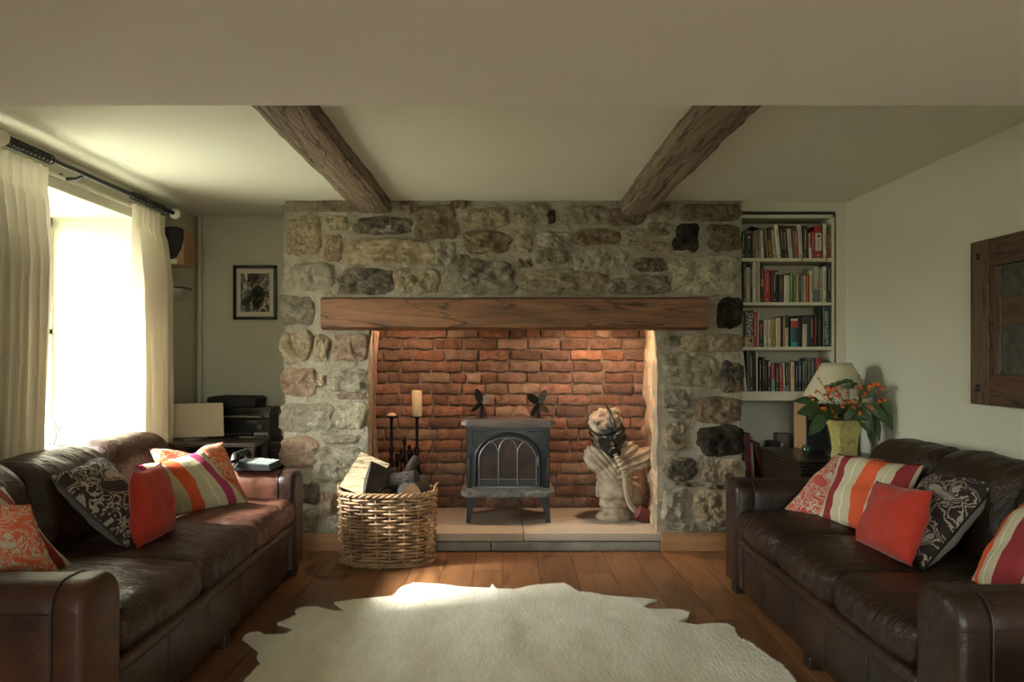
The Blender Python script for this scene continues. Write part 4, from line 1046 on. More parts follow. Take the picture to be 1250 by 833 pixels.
# short combed hairs, uncountable
def inside(x, y, P=[(p.x, p.y) for p in dense]):
    c = False; j = len(P)-1
    for i in range(len(P)):
        if (P[i][1] > y) != (P[j][1] > y) and x < (P[j][0]-P[i][0])*(y-P[i][1])/(P[j][1]-P[i][1])+P[i][0]: c = not c
        j = i
    return c
V_, F_ = [], []; rr = random.Random(2); cells = {}
def ins(x, y):
    k = (round(x/.02), round(y/.02))
    if k not in cells: cells[k] = inside(k[0]*.02, k[1]*.02)
    return cells[k]
def hair(x, y, ang, ln, z):
    wdt = .0011; dx, dy = math.cos(ang), math.sin(ang); i = len(V_)
    V_.extend([(x-dy*wdt, y+dx*wdt, z-.002), (x+dy*wdt, y-dx*wdt, z-.002), (x+dx*ln, y+dy*ln, z+.0035+rr.random()*.003)]); F_.append((i, i+1, i+2))
for k in range(52000):
    x, y = rr.uniform(-1.05, 1.2), -3.0+rr.random()**1.0*1.95
    if not ins(x, y): continue
    a = (0 if x > spine else math.pi)+1.1*nz(x*2.2, y*2.2, 4)+.5*nz(x*9, y*9, 2)-math.pi/2*.35*(1 if x > spine else -1); hair(x, y, a, rr.uniform(.010, .020), rz(x, y))
for i in range(0, len(dense)):
    p = dense[i]; q = dense[(i+1) % len(dense)]; d = q-p; nn = Vector((-d.y, d.x)).normalized()
    for k in range(9):
        c = p.lerp(q, rr.random()); a = math.atan2(nn.y, nn.x)+rr.uniform(-.5, .5)
        hair(c.x-nn.x*.004, c.y-nn.y*.004, a if not inside(c.x+nn.x*.01, c.y+nn.y*.01) else a+math.pi, rr.uniform(.006, .014), .009)
me = bpy.data.meshes.new('fur'); me.from_pydata(V_, [], F_); me.materials.append(plain('hide_hairs', (.86, .85, .74), .7, c2=(.66, .62, .49), vs=4, kind='World', spec=.3)); o = link('fur', me, rug); o.location = -rug.location; o['kind'] = 'stuff'

# ------------------------------------------------------------------ curtains
def curtain(ya, yb, ztop, zbot, folds, label, seed, flare, drift=0):
    """hangs at x near the rod; ya near end, yb far end at the top"""
    xr = XL+.13; t = thing('curtain', (xr, (ya+yb)/2, zbot), label, 'curtain', 'cream linen curtains'); b = B(); NU, NV = folds*12, 40; G = []
    for j in range(NV+1):
        v = j/NV; z = ztop+(zbot-ztop)*v; row = []
        for i in range(NU+1):
            u = i/NU; gather = .012+.050*min(1, v*5); 
            ph = u*folds*2*math.pi+.5*math.sin(v*2+seed)+.8*noise.noise(Vector((u*3, v*1.4, seed)))
            y = ya+(yb-ya)*u+flare*(v*v)*(u-.5)*2*.5+.012*math.cos(ph)*min(1, v*4)-.10*flare*math.sin(v*3.1)*0
            x = xr+gather*math.sin(ph)+.012*noise.noise(Vector((u*7, v*3, seed+2)))*min(1, v*6)-.004*math.sin(ph*3)*(1 if v < .06 else 0)
            if v < .075:
                k2 = abs(v-.045)/.045; x = xr+(.006+.012*min(1, k2))*math.sin(ph)+.005*math.sin(ph*3)
            y += drift*v**1.4*(u if drift < 0 else 1-u)
            row.append(b.verts.new((x, y, z)))
        G.append(row)
    for j in range(NV):
        for i in range(NU): b.faces.new((G[j][i], G[j][i+1], G[j+1][i+1], G[j+1][i]))
    obj('drape', b, curt_m, t)
    return t
curtain(-1.90, -1.47, 2.105, .02, 6, 'cream linen curtain gathered on the near side of the window', 1, .06, -.16)
curtain(-.64, -.22, 2.105, .02, 6, 'cream linen curtain gathered on the far side of the window', 4, .05)
xr = XL+.13
t = thing('curtain_rod', (xr, -1.0, 2.15), 'black metal curtain rod above the window with pale ball ends', 'curtain rod')
obj('rod', tube(B(), [(xr, -1.76, 2.15), (xr, -.12, 2.15)], .0125, 12), black_m, t)
fin = plain('finial_glass', (.68, .64, .52), .3)
for y in (-1.785, -.085): obj('finial', (lambda b: (ball(b, (xr, y, 2.15), .034, 3, (1, .8, 1)), b)[1])(B()), fin, t)
for y in (-2.1+.35, -1.13, -.16):
    b = B(); tube(b, [(xr, y, 2.15), (xr-.05, y, 2.13), (XL+.005, y, 2.13)], .009, 8); lathe(b, [(.028, 0), (.028, .006), (.012, .012)], (XL, y, 2.13), 16, Matrix.Rotation(math.pi/2, 3, 'Y')); obj('bracket', b, black_m, t)
for (a, c, k) in ((-1.74, -1.44, 11), (-.64, -.27, 9)):
    for i in range(k):
        y = a+(c-a)*i/(k-1); pts_ = [(xr+.021*math.cos(q*math.pi/8), y+.003*math.sin(q), 2.148+.021*math.sin(q*math.pi/8)) for q in range(16)]
        obj('ring', tube(B(), pts_, .0035, 6, closed=True), black_m, t)
# mirror on the sill
mc = W(56, 528, 4.26)
t = thing('vanity_mirror', (mc.x, mc.y, .724), 'small grey oval swivel mirror standing on the window sill', 'mirror')
gm = plain('mirror_frame_grey', (.16, .16, .155), .6)
b = B(); tube(b, [(mc.x+.055*math.cos(a*math.pi/12), mc.y, mc.z+.095*math.sin(a*math.pi/12)) for a in range(24)], .008, 8, closed=True); obj('frame', b, gm, t)
b = lathe(B(), [(.01, 0), (1, .0), (1, .004), (.01, .004)], (0, 0, 0), 28); 
for v in b.verts: v.co = Vector((mc.x+v.co.x*.053, mc.y+v.co.z, mc.z+v.co.y*.093))
mm_ = plain('mirror_silver', (.85, .86, .86), .03, 1); obj('glass', b, mm_, t)
b = B(); tube(b, [(mc.x+.068, mc.y, mc.z+.03), (mc.x+.074, mc.y, mc.z-.06), (mc.x+.03, mc.y, .78), (mc.x, mc.y, .765)], .008, 6); tube(b, [(mc.x-.068, mc.y, mc.z+.03), (mc.x-.074, mc.y, mc.z-.06), (mc.x-.03, mc.y, .78), (mc.x, mc.y, .765)], .008, 6)
box(b, mc.x-.09, mc.x+.09, mc.y-.05, mc.y+.05, .724, .765, bev=.01); obj('stand', b, gm, t)

# ------------------------------------------------------------------ left alcove
t = thing('framed_print', (W(311, 360, 5.57).x, .585, 1.40), 'black framed flower photograph with cream mount on the far left wall', 'picture', None)
A, Z = W(284.5, 324, 5.57), W(337.5, 390.5, 5.57)
b = B(); fw = .022
for (x0, x1, z0, z1) in ((A.x, A.x+fw, Z.z, A.z), (Z.x-fw, Z.x, Z.z, A.z), (A.x, Z.x, A.z-fw, A.z), (A.x, Z.x, Z.z, Z.z+fw)): box(b, x0, x1, .565, .59, z0, z1, bev=.003, seg=1)
obj('frame', b, plain('black_gloss_frame', (.006, .006, .006), .25), t, sm=False)
obj('mount', bx(A.x+fw, Z.x-fw, .578, .583, Z.z+fw, A.z-fw), plain('mount_card', (.55, .52, .42), .7), t, sm=False)
m, n, bb = newmat('flower_photo'); co = coords(n, 'Generated'); bb.inputs['Roughness'].default_value = .08; bb.inputs['Coat Weight'].default_value = .6
v = noi(n, co, 4.2, 4, .6, 1.5); n.links.new(ramp(n, v, [(.42, (.012, .012, .008)), (.52, (.07, .07, .045)), (.60, (.30, .24, .20)), (.70, (.5, .45, .38))]), bb.inputs['Base Color'])
obj('photo', bx(A.x+fw+.03, Z.x-fw-.03, .574, .579, Z.z+fw+.035, A.z-fw-.035), m, t, sm=False)
# wall speaker
sp0 = W(212, 302, 5.1)
t = thing('wall_speaker', (XL+.12, sp0.y, 1.78), 'wood and black speaker mounted high on the wall by the curtain', 'speaker')
x0, x1, y0_, zb, zt = XL+.03, (229-616)/190-.0, .0, 1.575+.075, 1.905
y0_ = -.02
zb, zt = EYE+(437-323)/191, EYE+(437-280)/191
obj('cabinet', bx(XL+.01, (226-616)/190, y0_, y0_+.20, zb, zt, bev=.006), spk_wood, t, sm=False)
gx0, gx1 = (196-616)/191, (225-616)/191
poly = [(gx0, zb+.06), (gx0-.005, zt-.04), (gx0+.01, zt+.01), (gx1-.06, zt+.018), (gx1-.008, zt+.005), (gx1-.004, zt-.06), (gx1-.025, zt-.13), (gx1-.055, zb+.045), (gx0+.05, zb+.03)]
b = prism(B(), poly, y0_-.025, y0_+.005); bmesh.ops.bevel(b, geom=b.edges[:], offset=.006, segments=2, affect='EDGES'); obj('grille', b, plain('speaker_cloth', (.006, .006, .006), .9), t, sm=False)
b = prism(B(), [((204-616)/191, zb+.004), ((215.5-616)/191, zb+.004), ((217-616)/191, zb+.034), ((202-616)/191, zb+.034)], y0_-.008, y0_+.002); obj('badge', b, plain('badge_silver', (.6, .58, .48), .4), t, sm=False)
# glass uplighter
c = Vector((XL, -.0, EYE+(437-352)/191))
t = thing('wall_light', (XL+.1, .12, 1.62), 'frosted glass bowl uplighter on the wall below the speaker', 'lamp')
cy = .06; b = B(); rings = []
for j in range(9):
    a = j/8*math.pi/2; rr2 = .155*math.cos(a); zz = -.075*math.sin(a); rings.append([b.verts.new((XL+.004+rr2*math.sin(k*math.pi/16), cy+rr2*math.cos(k*math.pi/16), c.z+zz)) for k in range(17)])
for j in range(8):
    for k in range(16): b.faces.new((rings[j][k], rings[j][k+1], rings[j+1][k+1], rings[j+1][k]))
fg = plain('frosted_glass', (.30, .29, .24), .3); obj('bowl', b, fg, t)
obj('rim', tube(B(), [(XL+.004+.158*math.sin(k*math.pi/16), cy+.158*math.cos(k*math.pi/16), c.z+.004) for k in range(17)], .005, 6), plain('bronze', (.09, .07, .04), .4, .8), t)
# hi-fi cabinet and stack
x0, x1 = W(262, 0, 5.15).x, W(344, 0, 5.15).x
t = thing('hifi_cabinet', ((x0+x1)/2, .35, 0), 'low dark wooden cabinet holding the hi-fi in the left alcove', 'cabinet')
zt = EYE-(540-437)/184.5
obj('top', bx(-2.10, -1.455, .14, .575, zt-.03, zt, bev=.004), darkwood, t, sm=False); obj('body', bx(-2.09, -1.465, .16, .57, .05, zt-.03), darkwood, t, sm=False)
for k in range(2): 
    dx = -2.08+k*.31; d = obj('door', bx(dx, dx+.30, .148, .162, .08, zt-.05, bev=.004), darkwood, t, sm=False); obj('panel', bx(dx+.05, dx+.25, .143, .152, .13, zt-.10, bev=.006), darkwood, d, sm=False); obj('knob', (lambda b: (ball(b, (dx+(.28 if k == 0 else .02), .14, .4), .010, 2), b)[1])(B()), iron, d)
obj('plinth', bx(-2.08, -1.475, .18, .56, 0, .05), darkwood, t, sm=False)
t2 = thing('side_table', (-2.0, -.2, 0), 'low dark table behind the sofa carrying the square lamp', 'table')
zt2 = EYE-(537-437)/194
obj('top', bx(-2.195, -1.50, -.32, .02, zt2-.025, zt2, bev=.004), darkwood, t2, sm=False)
for (x, y) in ((-2.17, -.29), (-1.53, -.29), (-2.17, -.02), (-1.53, -.02)): obj('leg', bx(x-.02, x+.02, y-.02, y+.02, 0, zt2-.025), darkwood, t2, sm=False)
def px_box(x0, y0, x1, y1, D, depth, bev=.004):
    A = W(x0, y0, D); Z = W(x1, y1, D); return bx(A.x, Z.x, A.y, A.y+depth, Z.z, A.z, bev=bev)
blk2 = plain('hifi_black', (.012, .012, .012), .3); slv = plain('silver_trim', (.42, .38, .28), .35, .6)
am = px_box(262, 505+7, 329, 538.6, 5.25, .27); t = thing('hifi_receiver', (W(296, 538, 5.25).x, .38, zt), 'black hi-fi receiver with a blue-white display label on the cabinet', 'hi-fi'); obj('case', am, blk2, t, sm=False)
k0 = W(318, 521, 5.24); Ry = Matrix.Rotation(math.pi/2, 3, 'X')
obj('dial', lathe(B(), [(.026, -.002), (.026, .014), (.022, .018), (.022, .018)][:3], k0, 24, Ry), plain('dial_black', (.03, .03, .03), .25), t)
obj('sticker', px_box(310, 528.5, 327, 537, 5.243, .004, 0), plain('display_label', (.33, .36, .38), .5), t, sm=False)
dd = plain('label_dark', (.02, .025, .04), .5)
for k in range(6): obj('character', px_box(311.3+k*2.6, 531+.4*(k % 2), 313.2+k*2.6, 535.2, 5.24, .003, 0), dd, t, sm=False)
for k in range(8): obj('button', px_box(272+k*4.4, 529, 275+k*4.4, 530.3, 5.24, .004, 0), plain('button_grey', (.10, .10, .09), .4), t, sm=False)
obj('panel_strip', px_box(301, 514, 313, 517, 5.243, .004, 0), plain('strip_grey', (.08, .08, .07), .4), t, sm=False)
for k in (-1, 1): obj('foot', bx(k0.x-.15+.12*k, k0.x-.13+.12*k, .26, .29, zt, zt+.008), black_m, t, sm=False)
t = thing('disc_player', (W(294, 511, 5.25).x, .37, EYE-(511.5-437)/181), 'silver edged black disc player stacked on the receiver', 'hi-fi'); obj('case', px_box(258, 505, 321, 511.5, 5.25, .25), blk2, t, sm=False)
b = B(); A = W(263, 509.6, 5.243); Z = W(318, 508, 5.243); n_ = 20; pts1 = [(A.x+(Z.x-A.x)*i/n_, A.z+.004+.006*math.sin(math.pi*i/n_)) for i in range(n_+1)]; pts2 = [(A.x+(Z.x-A.x)*i/n_, A.z-.001) for i in range(n_, -1, -1)]
prism(b, pts1+pts2, A.y-.004, A.y+.006); obj('silver_strip', b, slv, t, sm=False)
obj('side_plate', px_box(319.5, 503, 329, 510.5, 5.26, .2), plain('olive_metal', (.09, .085, .045), .5), t, sm=False)
t = thing('set_top_box', (W(297, 505, 5.27).x, .37, EYE-(505-437)/181), 'flat black set-top box on the disc player', 'hi-fi'); obj('case', px_box(262, 498, 330, 505, 5.27, .22), blk2, t, sm=False)
obj('end_cap', px_box(328, 495.5, 330.5, 502, 5.262, .02), plain('olive_plastic', (.07, .065, .035), .5), t, sm=False)
A = W(252, 484, 5.28); Z = W(313, 497.6, 5.28); b = B(); prism(b, [(A.x, Z.z+.045), (A.x+.01, A.z-.006), (A.x+.05, A.z), (Z.x-.03, A.z-.004), (Z.x, A.z-.018), (Z.x-.012, Z.z), (A.x+.05, Z.z)], A.y, A.y+.24); bmesh.ops.bevel(b, geom=b.edges[:], offset=.004, segments=1, affect='EDGES')
tag(obj('printer', b, plain('matt_black', (.008, .008, .007), .6), sm=False), 'black wedge topped printer at the top of the hi-fi stack', 'printer')
# remotes
b = B(); p0 = W(287, 548.5, 4.98); 
tag(obj('remote_control', (lambda b: (tube(b, [Vector((-1.76, .165, zt+.016)), Vector((-1.70, .20, zt+.016)), Vector((-1.62, .22, zt+.015))], [.020, .016, .009], 12), b)[1])(B()), plain('remote_white', (.55, .50, .38), .5)), 'pale wand shaped remote lying on the cabinet edge', 'remote')
tag(obj('remote_control', bx(-1.97, -1.83, .18, .215, zt+.0005, zt+.015, bev=.005), plain('remote_grey', (.10, .09, .07), .5), sm=False), 'dark slim remote lying on the cabinet beside the pale one', 'remote')
b = tube(B(), spline([Vector((-1.52, .45, zt+.07)), Vector((-1.49, .46, zt+.09)), Vector((-1.455, .5, zt+.03)), Vector((-1.47, .55, zt+.08)), Vector((-1.455, .57, zt+.006))], 8), .004, 6)
tag(obj('cable', b, black_m), 'thin black cable looping behind the hi-fi stack', 'cable')
# square shade lamp
A, Z = W(190, 494, 4.86), W(266, 534, 4.86)
cx = (A.x+Z.x)/2; cyl = A.y+.0
t = thing('table_lamp', (cx, -.08, zt2), 'table lamp with a pale rectangular shade behind the left sofa', 'lamp')
b = B(); w0, w1 = (Z.x-A.x)/2-.004, (Z.x-A.x)/2; y_0, y_1 = -.15, .0
zA, zB = A.z, Z.z
vt = [b.verts.new(q) for q in ((cx-w0, y_0+.005, zA), (cx+w0, y_0+.005, zA), (cx+w0, y_1-.005, zA), (cx-w0, y_1-.005, zA))]; vb = [b.verts.new(q) for q in ((cx-w1, y_0, zB), (cx+w1, y_0, zB), (cx+w1, y_1, zB), (cx-w1, y_1, zB))]
for i in range(4): b.faces.new((vt[i], vt[(i+1) % 4], vb[(i+1) % 4], vb[i]))
bmesh.ops.rotate(b, verts=b.verts, cent=(cx, -.075, 0), matrix=Matrix.Rotation(math.radians(21), 3, 'Z'))
shd = obj('shade', b, shade_m, t, sm=False); sm_ = shd.modifiers.new('s', 'SOLIDIFY'); sm_.thickness = .003
b = B(); lathe(b, [(.07, 0), (.07, .012), (.012, .02), (.012, zB-zt2+.04)], (cx, -.075, zt2), 20); obj('base', b, plain('glass_stem', (.25, .24, .2), .2), t)

# ------------------------------------------------------------------ built-in bookcase
SY = .06; K = 188.0
def sx_(px): return (px-616)/K
def sz_(py): return EYE-(py-437)/K
t = thing('built_in_bookcase', (sx_(962), .16, sz_(490)), 'cream painted built-in bookcase recessed beside the chimney breast', 'bookcase')
IX0, IX1 = 1.523, sx_(1016.5); TOP = sz_(262)
obj('side_panel', bx(IX1, sx_(1019), SY-.004, .30, sz_(490), TOP, bev=.001, seg=1), cream_shelf, t, sm=False)
obj('side_panel', bx(1.519, IX0, SY-.004, .30, sz_(490), TOP), cream_shelf, t, sm=False)
obj('top_panel', bx(1.519, sx_(1019), SY-.004, .30, sz_(266), TOP), cream_shelf, t, sm=False)
obj('back_panel', bx(1.519, sx_(1019), .295, .31, sz_(490), TOP), plain('shelf_back_paint', (.50, .45, .34), .7), t, sm=False)
obj('shadow_gap', bx(1.519, sx_(1021), SY+.012, SY+.02, TOP, sz_(259.6)), blackgap, t, sm=False)
obj('shadow_gap', bx(sx_(1019), sx_(1021), SY+.012, SY+.02, sz_(490), sz_(259.6)), blackgap, t, sm=False)
SH = {1: (315, 319.3), 2: (369, 373), 3: (423.5, 427.6), 4: (478, 489.5)}
for k, (a, c) in SH.items(): obj('shelf', bx(IX0, IX1, SY-.006, .295, sz_(c), sz_(a), bev=.002, seg=1), cream_shelf, t, sm=False)
# ---- books: x0,x1,top,lean(px at top relative to bottom),colour,short description
NAVY = (.012, .03, .045); BLK = (.012, .010, .009); DK = (.03, .024, .015); CRM = (.50, .44, .32); WHT = (.58, .52, .40); RED = (.30, .020, .014); GRN = (.02, .05, .03)
BOOKS = {1: [(906.5,910.5,282,0,(.02,.06,.05),'thin dark teal book'),(910.7,920,284,0,BLK,'thick black book with a gold stamp'),(920.3,923,282,-.3,(.13,.13,.09),'thin grey green book'),(923.2,926.6,281,-1,(.42,.17,.09),'salmon paperback'),
 (926.8,930.3,281,-.5,(.03,.14,.11),'teal paperback with pale foot'),(930.6,934.6,281,-1.5,CRM,'cream paperback'),(938,940.2,278,-4,(.24,.17,.09),'thin tan leaning book'),(940.5,944.5,291,-2.5,(.18,.085,.02),'short brown leaning book'),(945,949.3,281,-2.5,(.40,.34,.26),'off-white leaning paperback'),
 (950,955,274,-4,WHT,'tall white leaning book'),(955.4,959,276,-2.5,BLK,'black leaning book'),(959.4,964,278,-3,(.05,.025,.018),'dark brown leaning book'),(965,967.4,279,-3,CRM,'narrow cream leaning book'),(967.6,970,279,-3,CRM,'second narrow cream leaning book'),(970.2,972.2,281,-1.5,(.10,.13,.11),'thin grey green leaning paperback'),
 (972.5,976.2,281,-2,(.36,.05,.03),'red leaning paperback'),(976.6,982,274,-2,(.46,.42,.32),'pale grey hardback with script title'),(982.4,988,275,-.6,(.035,.035,.022),'dark olive hardback'),(988.6,991.8,284,-.3,(.40,.16,.12),'short pink and white book'),(992,995.6,282,0,(.33,.03,.02),'slim red hardback'),
 (996,1005,275,0,(.28,.02,.012),'thick red book with cream label'),(1006.2,1010.6,273,0,(.52,.48,.38),'tall pale grey book'),(1011,1014,281,0,(.24,.015,.015),'thin crimson book'),(1014.3,1016,288,0,(.30,.22,.12),'thin tan book at the shelf end')],
 2: [(906,908,330,0,DK,'short dark book'),(908.2,911.8,323,0,(.07,.06,.035),'olive book'),(912,917,326,0,(.34,.31,.21),'sage cream paperback'),(917.4,920,322,0,DK,'thin dark olive book'),(920.3,925,319,0,WHT,'tall white book'),(925.2,929.2,319,0,(.44,.37,.26),'tall buff book'),
 (929.8,933.2,321,0,(.02,.025,.015),'dark green book with rosy patch'),(934,942,329,0,(.34,.018,.014),'broad red hardback'),(942.4,951.4,330,0,(.014,.012,.010),'broad black book with yellow corner'),(952,958,335,0,(.03,.02,.014),'dark book with gilt emblems'),
 (958.2,965,336,0,(.50,.44,.33),'cream book with a red dot'),(965.3,969.3,333,0,(.12,.22,.03),'bright green book'),(970,973.2,336,0,(.08,.17,.15),'teal paperback'),(973.4,976.4,336,0,(.42,.30,.16),'tan and pink paperback'),(976.6,979.3,337,0,(.10,.05,.05),'dark plum paperback'),
 (979.5,982.6,336,0,(.14,.20,.22),'light blue paperback'),(982.8,986,336,0,(.48,.42,.22),'pale yellow paperback'),(986.2,989.3,336,0,(.42,.06,.03),'red and cream paperback'),(990,994.3,330,0,(.46,.38,.27),'peach cream book'),(994.8,1002.4,326,0,(.30,.30,.24),'grey book with red spots'),
 (1002.8,1006,328,0,(.34,.31,.21),'slim sage book'),(1006.2,1011,325,0,(.46,.42,.32),'white book with small lettering'),(1011.6,1015.8,320,0,(.014,.016,.012),'tall black book at the shelf end')],
 3: [(905.6,909.6,380,0,(.02,.045,.018),'dark green book'),(910,920.8,379,0,(.012,.010,.010),'broad black SPANISH course book'),(921.4,925.8,381,0,(.32,.035,.03),'red book'),(926,928,381,0,CRM,'very thin cream book'),(928.5,933,391,0,(.018,.012,.010),'black book with orange patch'),
 (933.6,937.8,390,0,WHT,'white paperback'),(938.2,942.6,390,0,WHT,'second white paperback'),(943.6,947.6,390,0,(.38,.27,.03),'mustard yellow paperback'),(948,954.4,388,0,(.50,.44,.33),'broad cream paperback'),(955,957.3,386,0,BLK,'thin black paperback'),(957.5,959.8,387,0,(.34,.22,.05),'thin ochre book'),
 (960,964.4,385,0,(.50,.46,.36),'white book with navy top'),(966.2,974.8,389,0,(.02,.07,.085),'red and blue banded book'),(975.2,980.8,385,0,BLK,'plain black book'),(981.2,986.8,387,0,(.42,.37,.27),'buff book with dark top'),(987.4,989.6,384,0,(.08,.09,.07),'thin grey green book'),
 (989.8,994.6,384,0,BLK,'black book with white title'),(995.2,1000,384,0,(.016,.008,.008),'black book with red stripe'),(1000.4,1005.4,384,0,BLK,'another plain black book'),(1006,1015,373.6,0,(.012,.035,.045),'tall navy GREAT PLACES book')],
 4: [(909.5,913.6,429,-5,(.46,.41,.30),'tall cream leaning book'),(914,924,428.4,-1.5,(.014,.013,.010),'broad black book with olive title'),(924.6,927,431,0,(.48,.43,.32),'thin cream book'),(928,931.4,440,0,(.022,.020,.012),'black paperback'),(931.7,935,436,0,(.022,.018,.012),'black paperback with orange spot'),(935.3,937.8,441,0,(.018,.014,.010),'slim dark brown paperback'),
 (938,942.2,440,0,BLK,'black paperback with white top'),(943.2,947.6,444,0,(.40,.10,.09),'pink and pale blue paperback'),(948.2,952.6,444,0,(.020,.022,.014),'dark green black paperback'),(953.4,957.4,446,-1,(.36,.02,.02),'scarlet leaning paperback'),(957.8,960,443,-.6,(.44,.40,.28),'thin ivory leaning book'),
 (960.4,963.2,443,0,BLK,'black paperback with blue foot'),(963.4,966,443,0,(.10,.11,.05),'thin olive paperback'),(967,971.8,442,-.6,(.42,.29,.18),'tan paperback'),(972.4,976,442,0,(.016,.020,.024),'charcoal book with grey title'),(976.4,980.6,441,0,(.012,.05,.085),'royal blue book'),(981,983.6,441,0,(.03,.03,.018),'thin black and cream book'),
 (984,987.6,441,0,(.16,.22,.11),'pale green book'),(988,991,438,0,(.05,.075,.045),'forest green book'),(991.4,996.6,437,0,(.06,.085,.07),'grey green hardback'),(997.4,1004,437,0,(.26,.02,.02),'red hardback at the shelf end')]}
SN = {1: 'top', 2: 'second', 3: 'third', 4: 'fourth'}
pages = plain('book_pages', (.50, .43, .30), .9)
mcache = {}
def cmat(c, rough=.5):
    k = tuple(round(x, 3) for x in c)+(rough,)
    if k not in mcache: mcache[k] = plain('book_cover', c, rough, bs=30, bst=.05)
    return mcache[k]
GOLD = cmat((.30, .24, .08)); LT = cmat((.50, .46, .36)); DKI = cmat((.03, .025, .02)); RD = cmat((.35, .03, .02))
def spine_label(parent, x0, x1, z0, z1, c, y, name='spine_band'): obj(name, bx(x0, x1, y-.0012, y+.004, z0, z1), c, parent, sm=False)
book_objs = {}
for sh, lst in BOOKS.items():
    zb = sz_(SH[sh][0])+.0006; prev = None; rr = random.Random(sh)
    for bi, (a, c, top, lean, col, desc) in enumerate(lst):
        x0, x1 = sx_(a)+.0008, sx_(c)-.0008; h = sz_(top)-zb; D0 = SY+.006+rr.uniform(0, .012); dp = rr.uniform(.13, .17)
        short = prev
        lab = desc+' on the '+SN[sh]+' shelf'
        if prev: lab += ', right of the '+prev
        else: lab += ', leftmost there'
        if desc.endswith('shelf end'): lab = desc.replace('at the shelf end', 'at the right end of the')+' '+SN[sh]+' shelf'
        words = lab.split()
        if len(words) > 16: lab = ' '.join(desc.split())+' on the '+SN[sh]+' shelf'
        t = thing('book', ((x0+x1)/2, D0, zb), lab, 'book', 'books on the '+SN[sh]+' bookcase shelf')
        sp_ = B(); w_ = x1-x0
        # cover: rounded spine plus two boards, open at the top to show pages
        prof = [(x0, D0+dp), (x0, D0+.004), (x0+w_*.2, D0+.0008), ((x0+x1)/2, D0), (x1-w_*.2, D0+.0008), (x1, D0+.004), (x1, D0+dp), (x1-.0018, D0+dp), (x1-.0018, D0+.006), (x0+.0018, D0+.006), (x0+.0018, D0+dp)]
        prism(sp_, prof, zb, zb+h, 'z')
        pg = bx(x0+.0016, x1-.0016, D0+.005, D0+dp-.004, zb+.003, zb+h-.004)
        cm = cmat(col)
        oc = obj('cover', sp_, cm, t, sm=False); op = obj('pages', pg, pages, t, sm=False)
        lum = sum(col)/3; ink = LT if lum < .16 else DKI
        if 'gold' in desc or 'gilt' in desc: ink = GOLD
        f = D0
        # lettering too small to read: fine broken bars down the spine
        if w_ > .011 and not any(s in desc for s in ('SPANISH', 'GREAT', 'banded', 'cream label', 'dot', 'spots', 'plain')):
            lb = B(); xc = (x0+x1)/2; z = zb+h*.86; lw = min(.004, w_*.16)
            while z > zb+h*rr.uniform(.28, .45):
                l_ = rr.uniform(.004, .014); box(lb, xc-lw/2, xc+lw/2, f-.0007, f+.001, z-l_, z); z -= l_+.003
            for v in lb.verts: pass
            o_ = obj('lettering', lb, ink, t, sm=False); o_['kind'] = 'stuff'
            if rr.random() < .6: obj('publisher_mark', bx(xc-lw*.8, xc+lw*.8, f-.0007, f+.001, zb+.012, zb+.020), ink, t, sm=False)
        if 'SPANISH' in desc:
            obj('spine_foot', bx(x0-.0003, x1+.0003, f-.0008, f+.003, zb, zb+h*.285), cmat((.42, .33, .17)), t, sm=False)
            obj('pink_patch', bx(x0+.0, x0+w_*.5, f-.0011, f+.002, zb+h*.20, zb+h*.285), cmat((.42, .20, .15)), t, sm=False)
            b = prism(B(), [(x1-.008, zb+h*.09), (x1-.008, zb+h*.25), (x0+w_*.35, zb+h*.17)], f-.0016, f+.002); obj('triangle', b, cmat((.01, .06, .075)), t, sm=False)
            obj('publisher_mark', bx(x0+w_*.18, x1-w_*.12, f-.0012, f+.001, zb+.009, zb+.0125), DKI, t, sm=False)
            mesh_text('SPANISH', .060, ((x0+x1)/2+.002, f-.0012, zb+h*.62), (math.pi/2, math.radians(90), 0), LT, t)
            tx = [o_ for o_ in t.children if o_.name.startswith('title')][-1]; L_ = max(v.co.x for v in tx.data.vertices)-min(v.co.x for v in tx.data.vertices); tx.scale = (h*.62/L_, 1.0, 1)
            for q in (0, 1): obj('rule', bx(x0+w_*(.14+.07*q), x0+w_*(.17+.07*q), f-.001, f+.001, zb+h*.93, zb+h*.98), LT, t, sm=False)
        if 'GREAT' in desc:
            mesh_text('GREAT PLACES', .027, ((x0+x1)/2-.004, f-.001, zb+h*.53), (math.pi/2, math.radians(90), 0), LT, t)
            mesh_text('IN', .030, ((x0+x1)/2, f-.001, zb+h*.11), (math.pi/2, math.radians(90), 0), LT, t)
            obj('pale_edge', bx(x0, x0+.004, f-.0006, f+.004, zb, zb+h), cmat((.20, .23, .22)), t, sm=False)
        if 'banded' in desc:
            for (u0, u1, cc) in ((0, .17, (.01, .22, .15)), (.68, .92, (.36, .035, .02)), (.92, 1, (.50, .44, .32))): obj('spine_band', bx(x0, x1, f-.0008, f+.004, zb+h*u0, zb+h*u1), cmat(cc), t, sm=False)
        if 'cream label' in desc:
            obj('spine_label', bx(x0+.003, x1-.003, f-.0008, f+.003, zb+h*.23, zb+h*.77), LT, t, sm=False)
            lb = B(); 
            for q in range(7): box(lb, x0+w_*.42, x0+w_*.62, f-.0014, f, zb+h*(.28+.045*q), zb+h*(.305+.045*q))
            o_ = obj('lettering', lb, RD, t, sm=False); o_['kind'] = 'stuff'
            obj('ink_drawing', bx(x0+w_*.35, x0+w_*.7, f-.0014, f, zb+h*.64, zb+h*.72), DKI, t, sm=False); obj('publisher_mark', bx(x0+w_*.3, x0+w_*.7, f-.0008, f+.001, zb+h*.08, zb+h*.11), LT, t, sm=False)
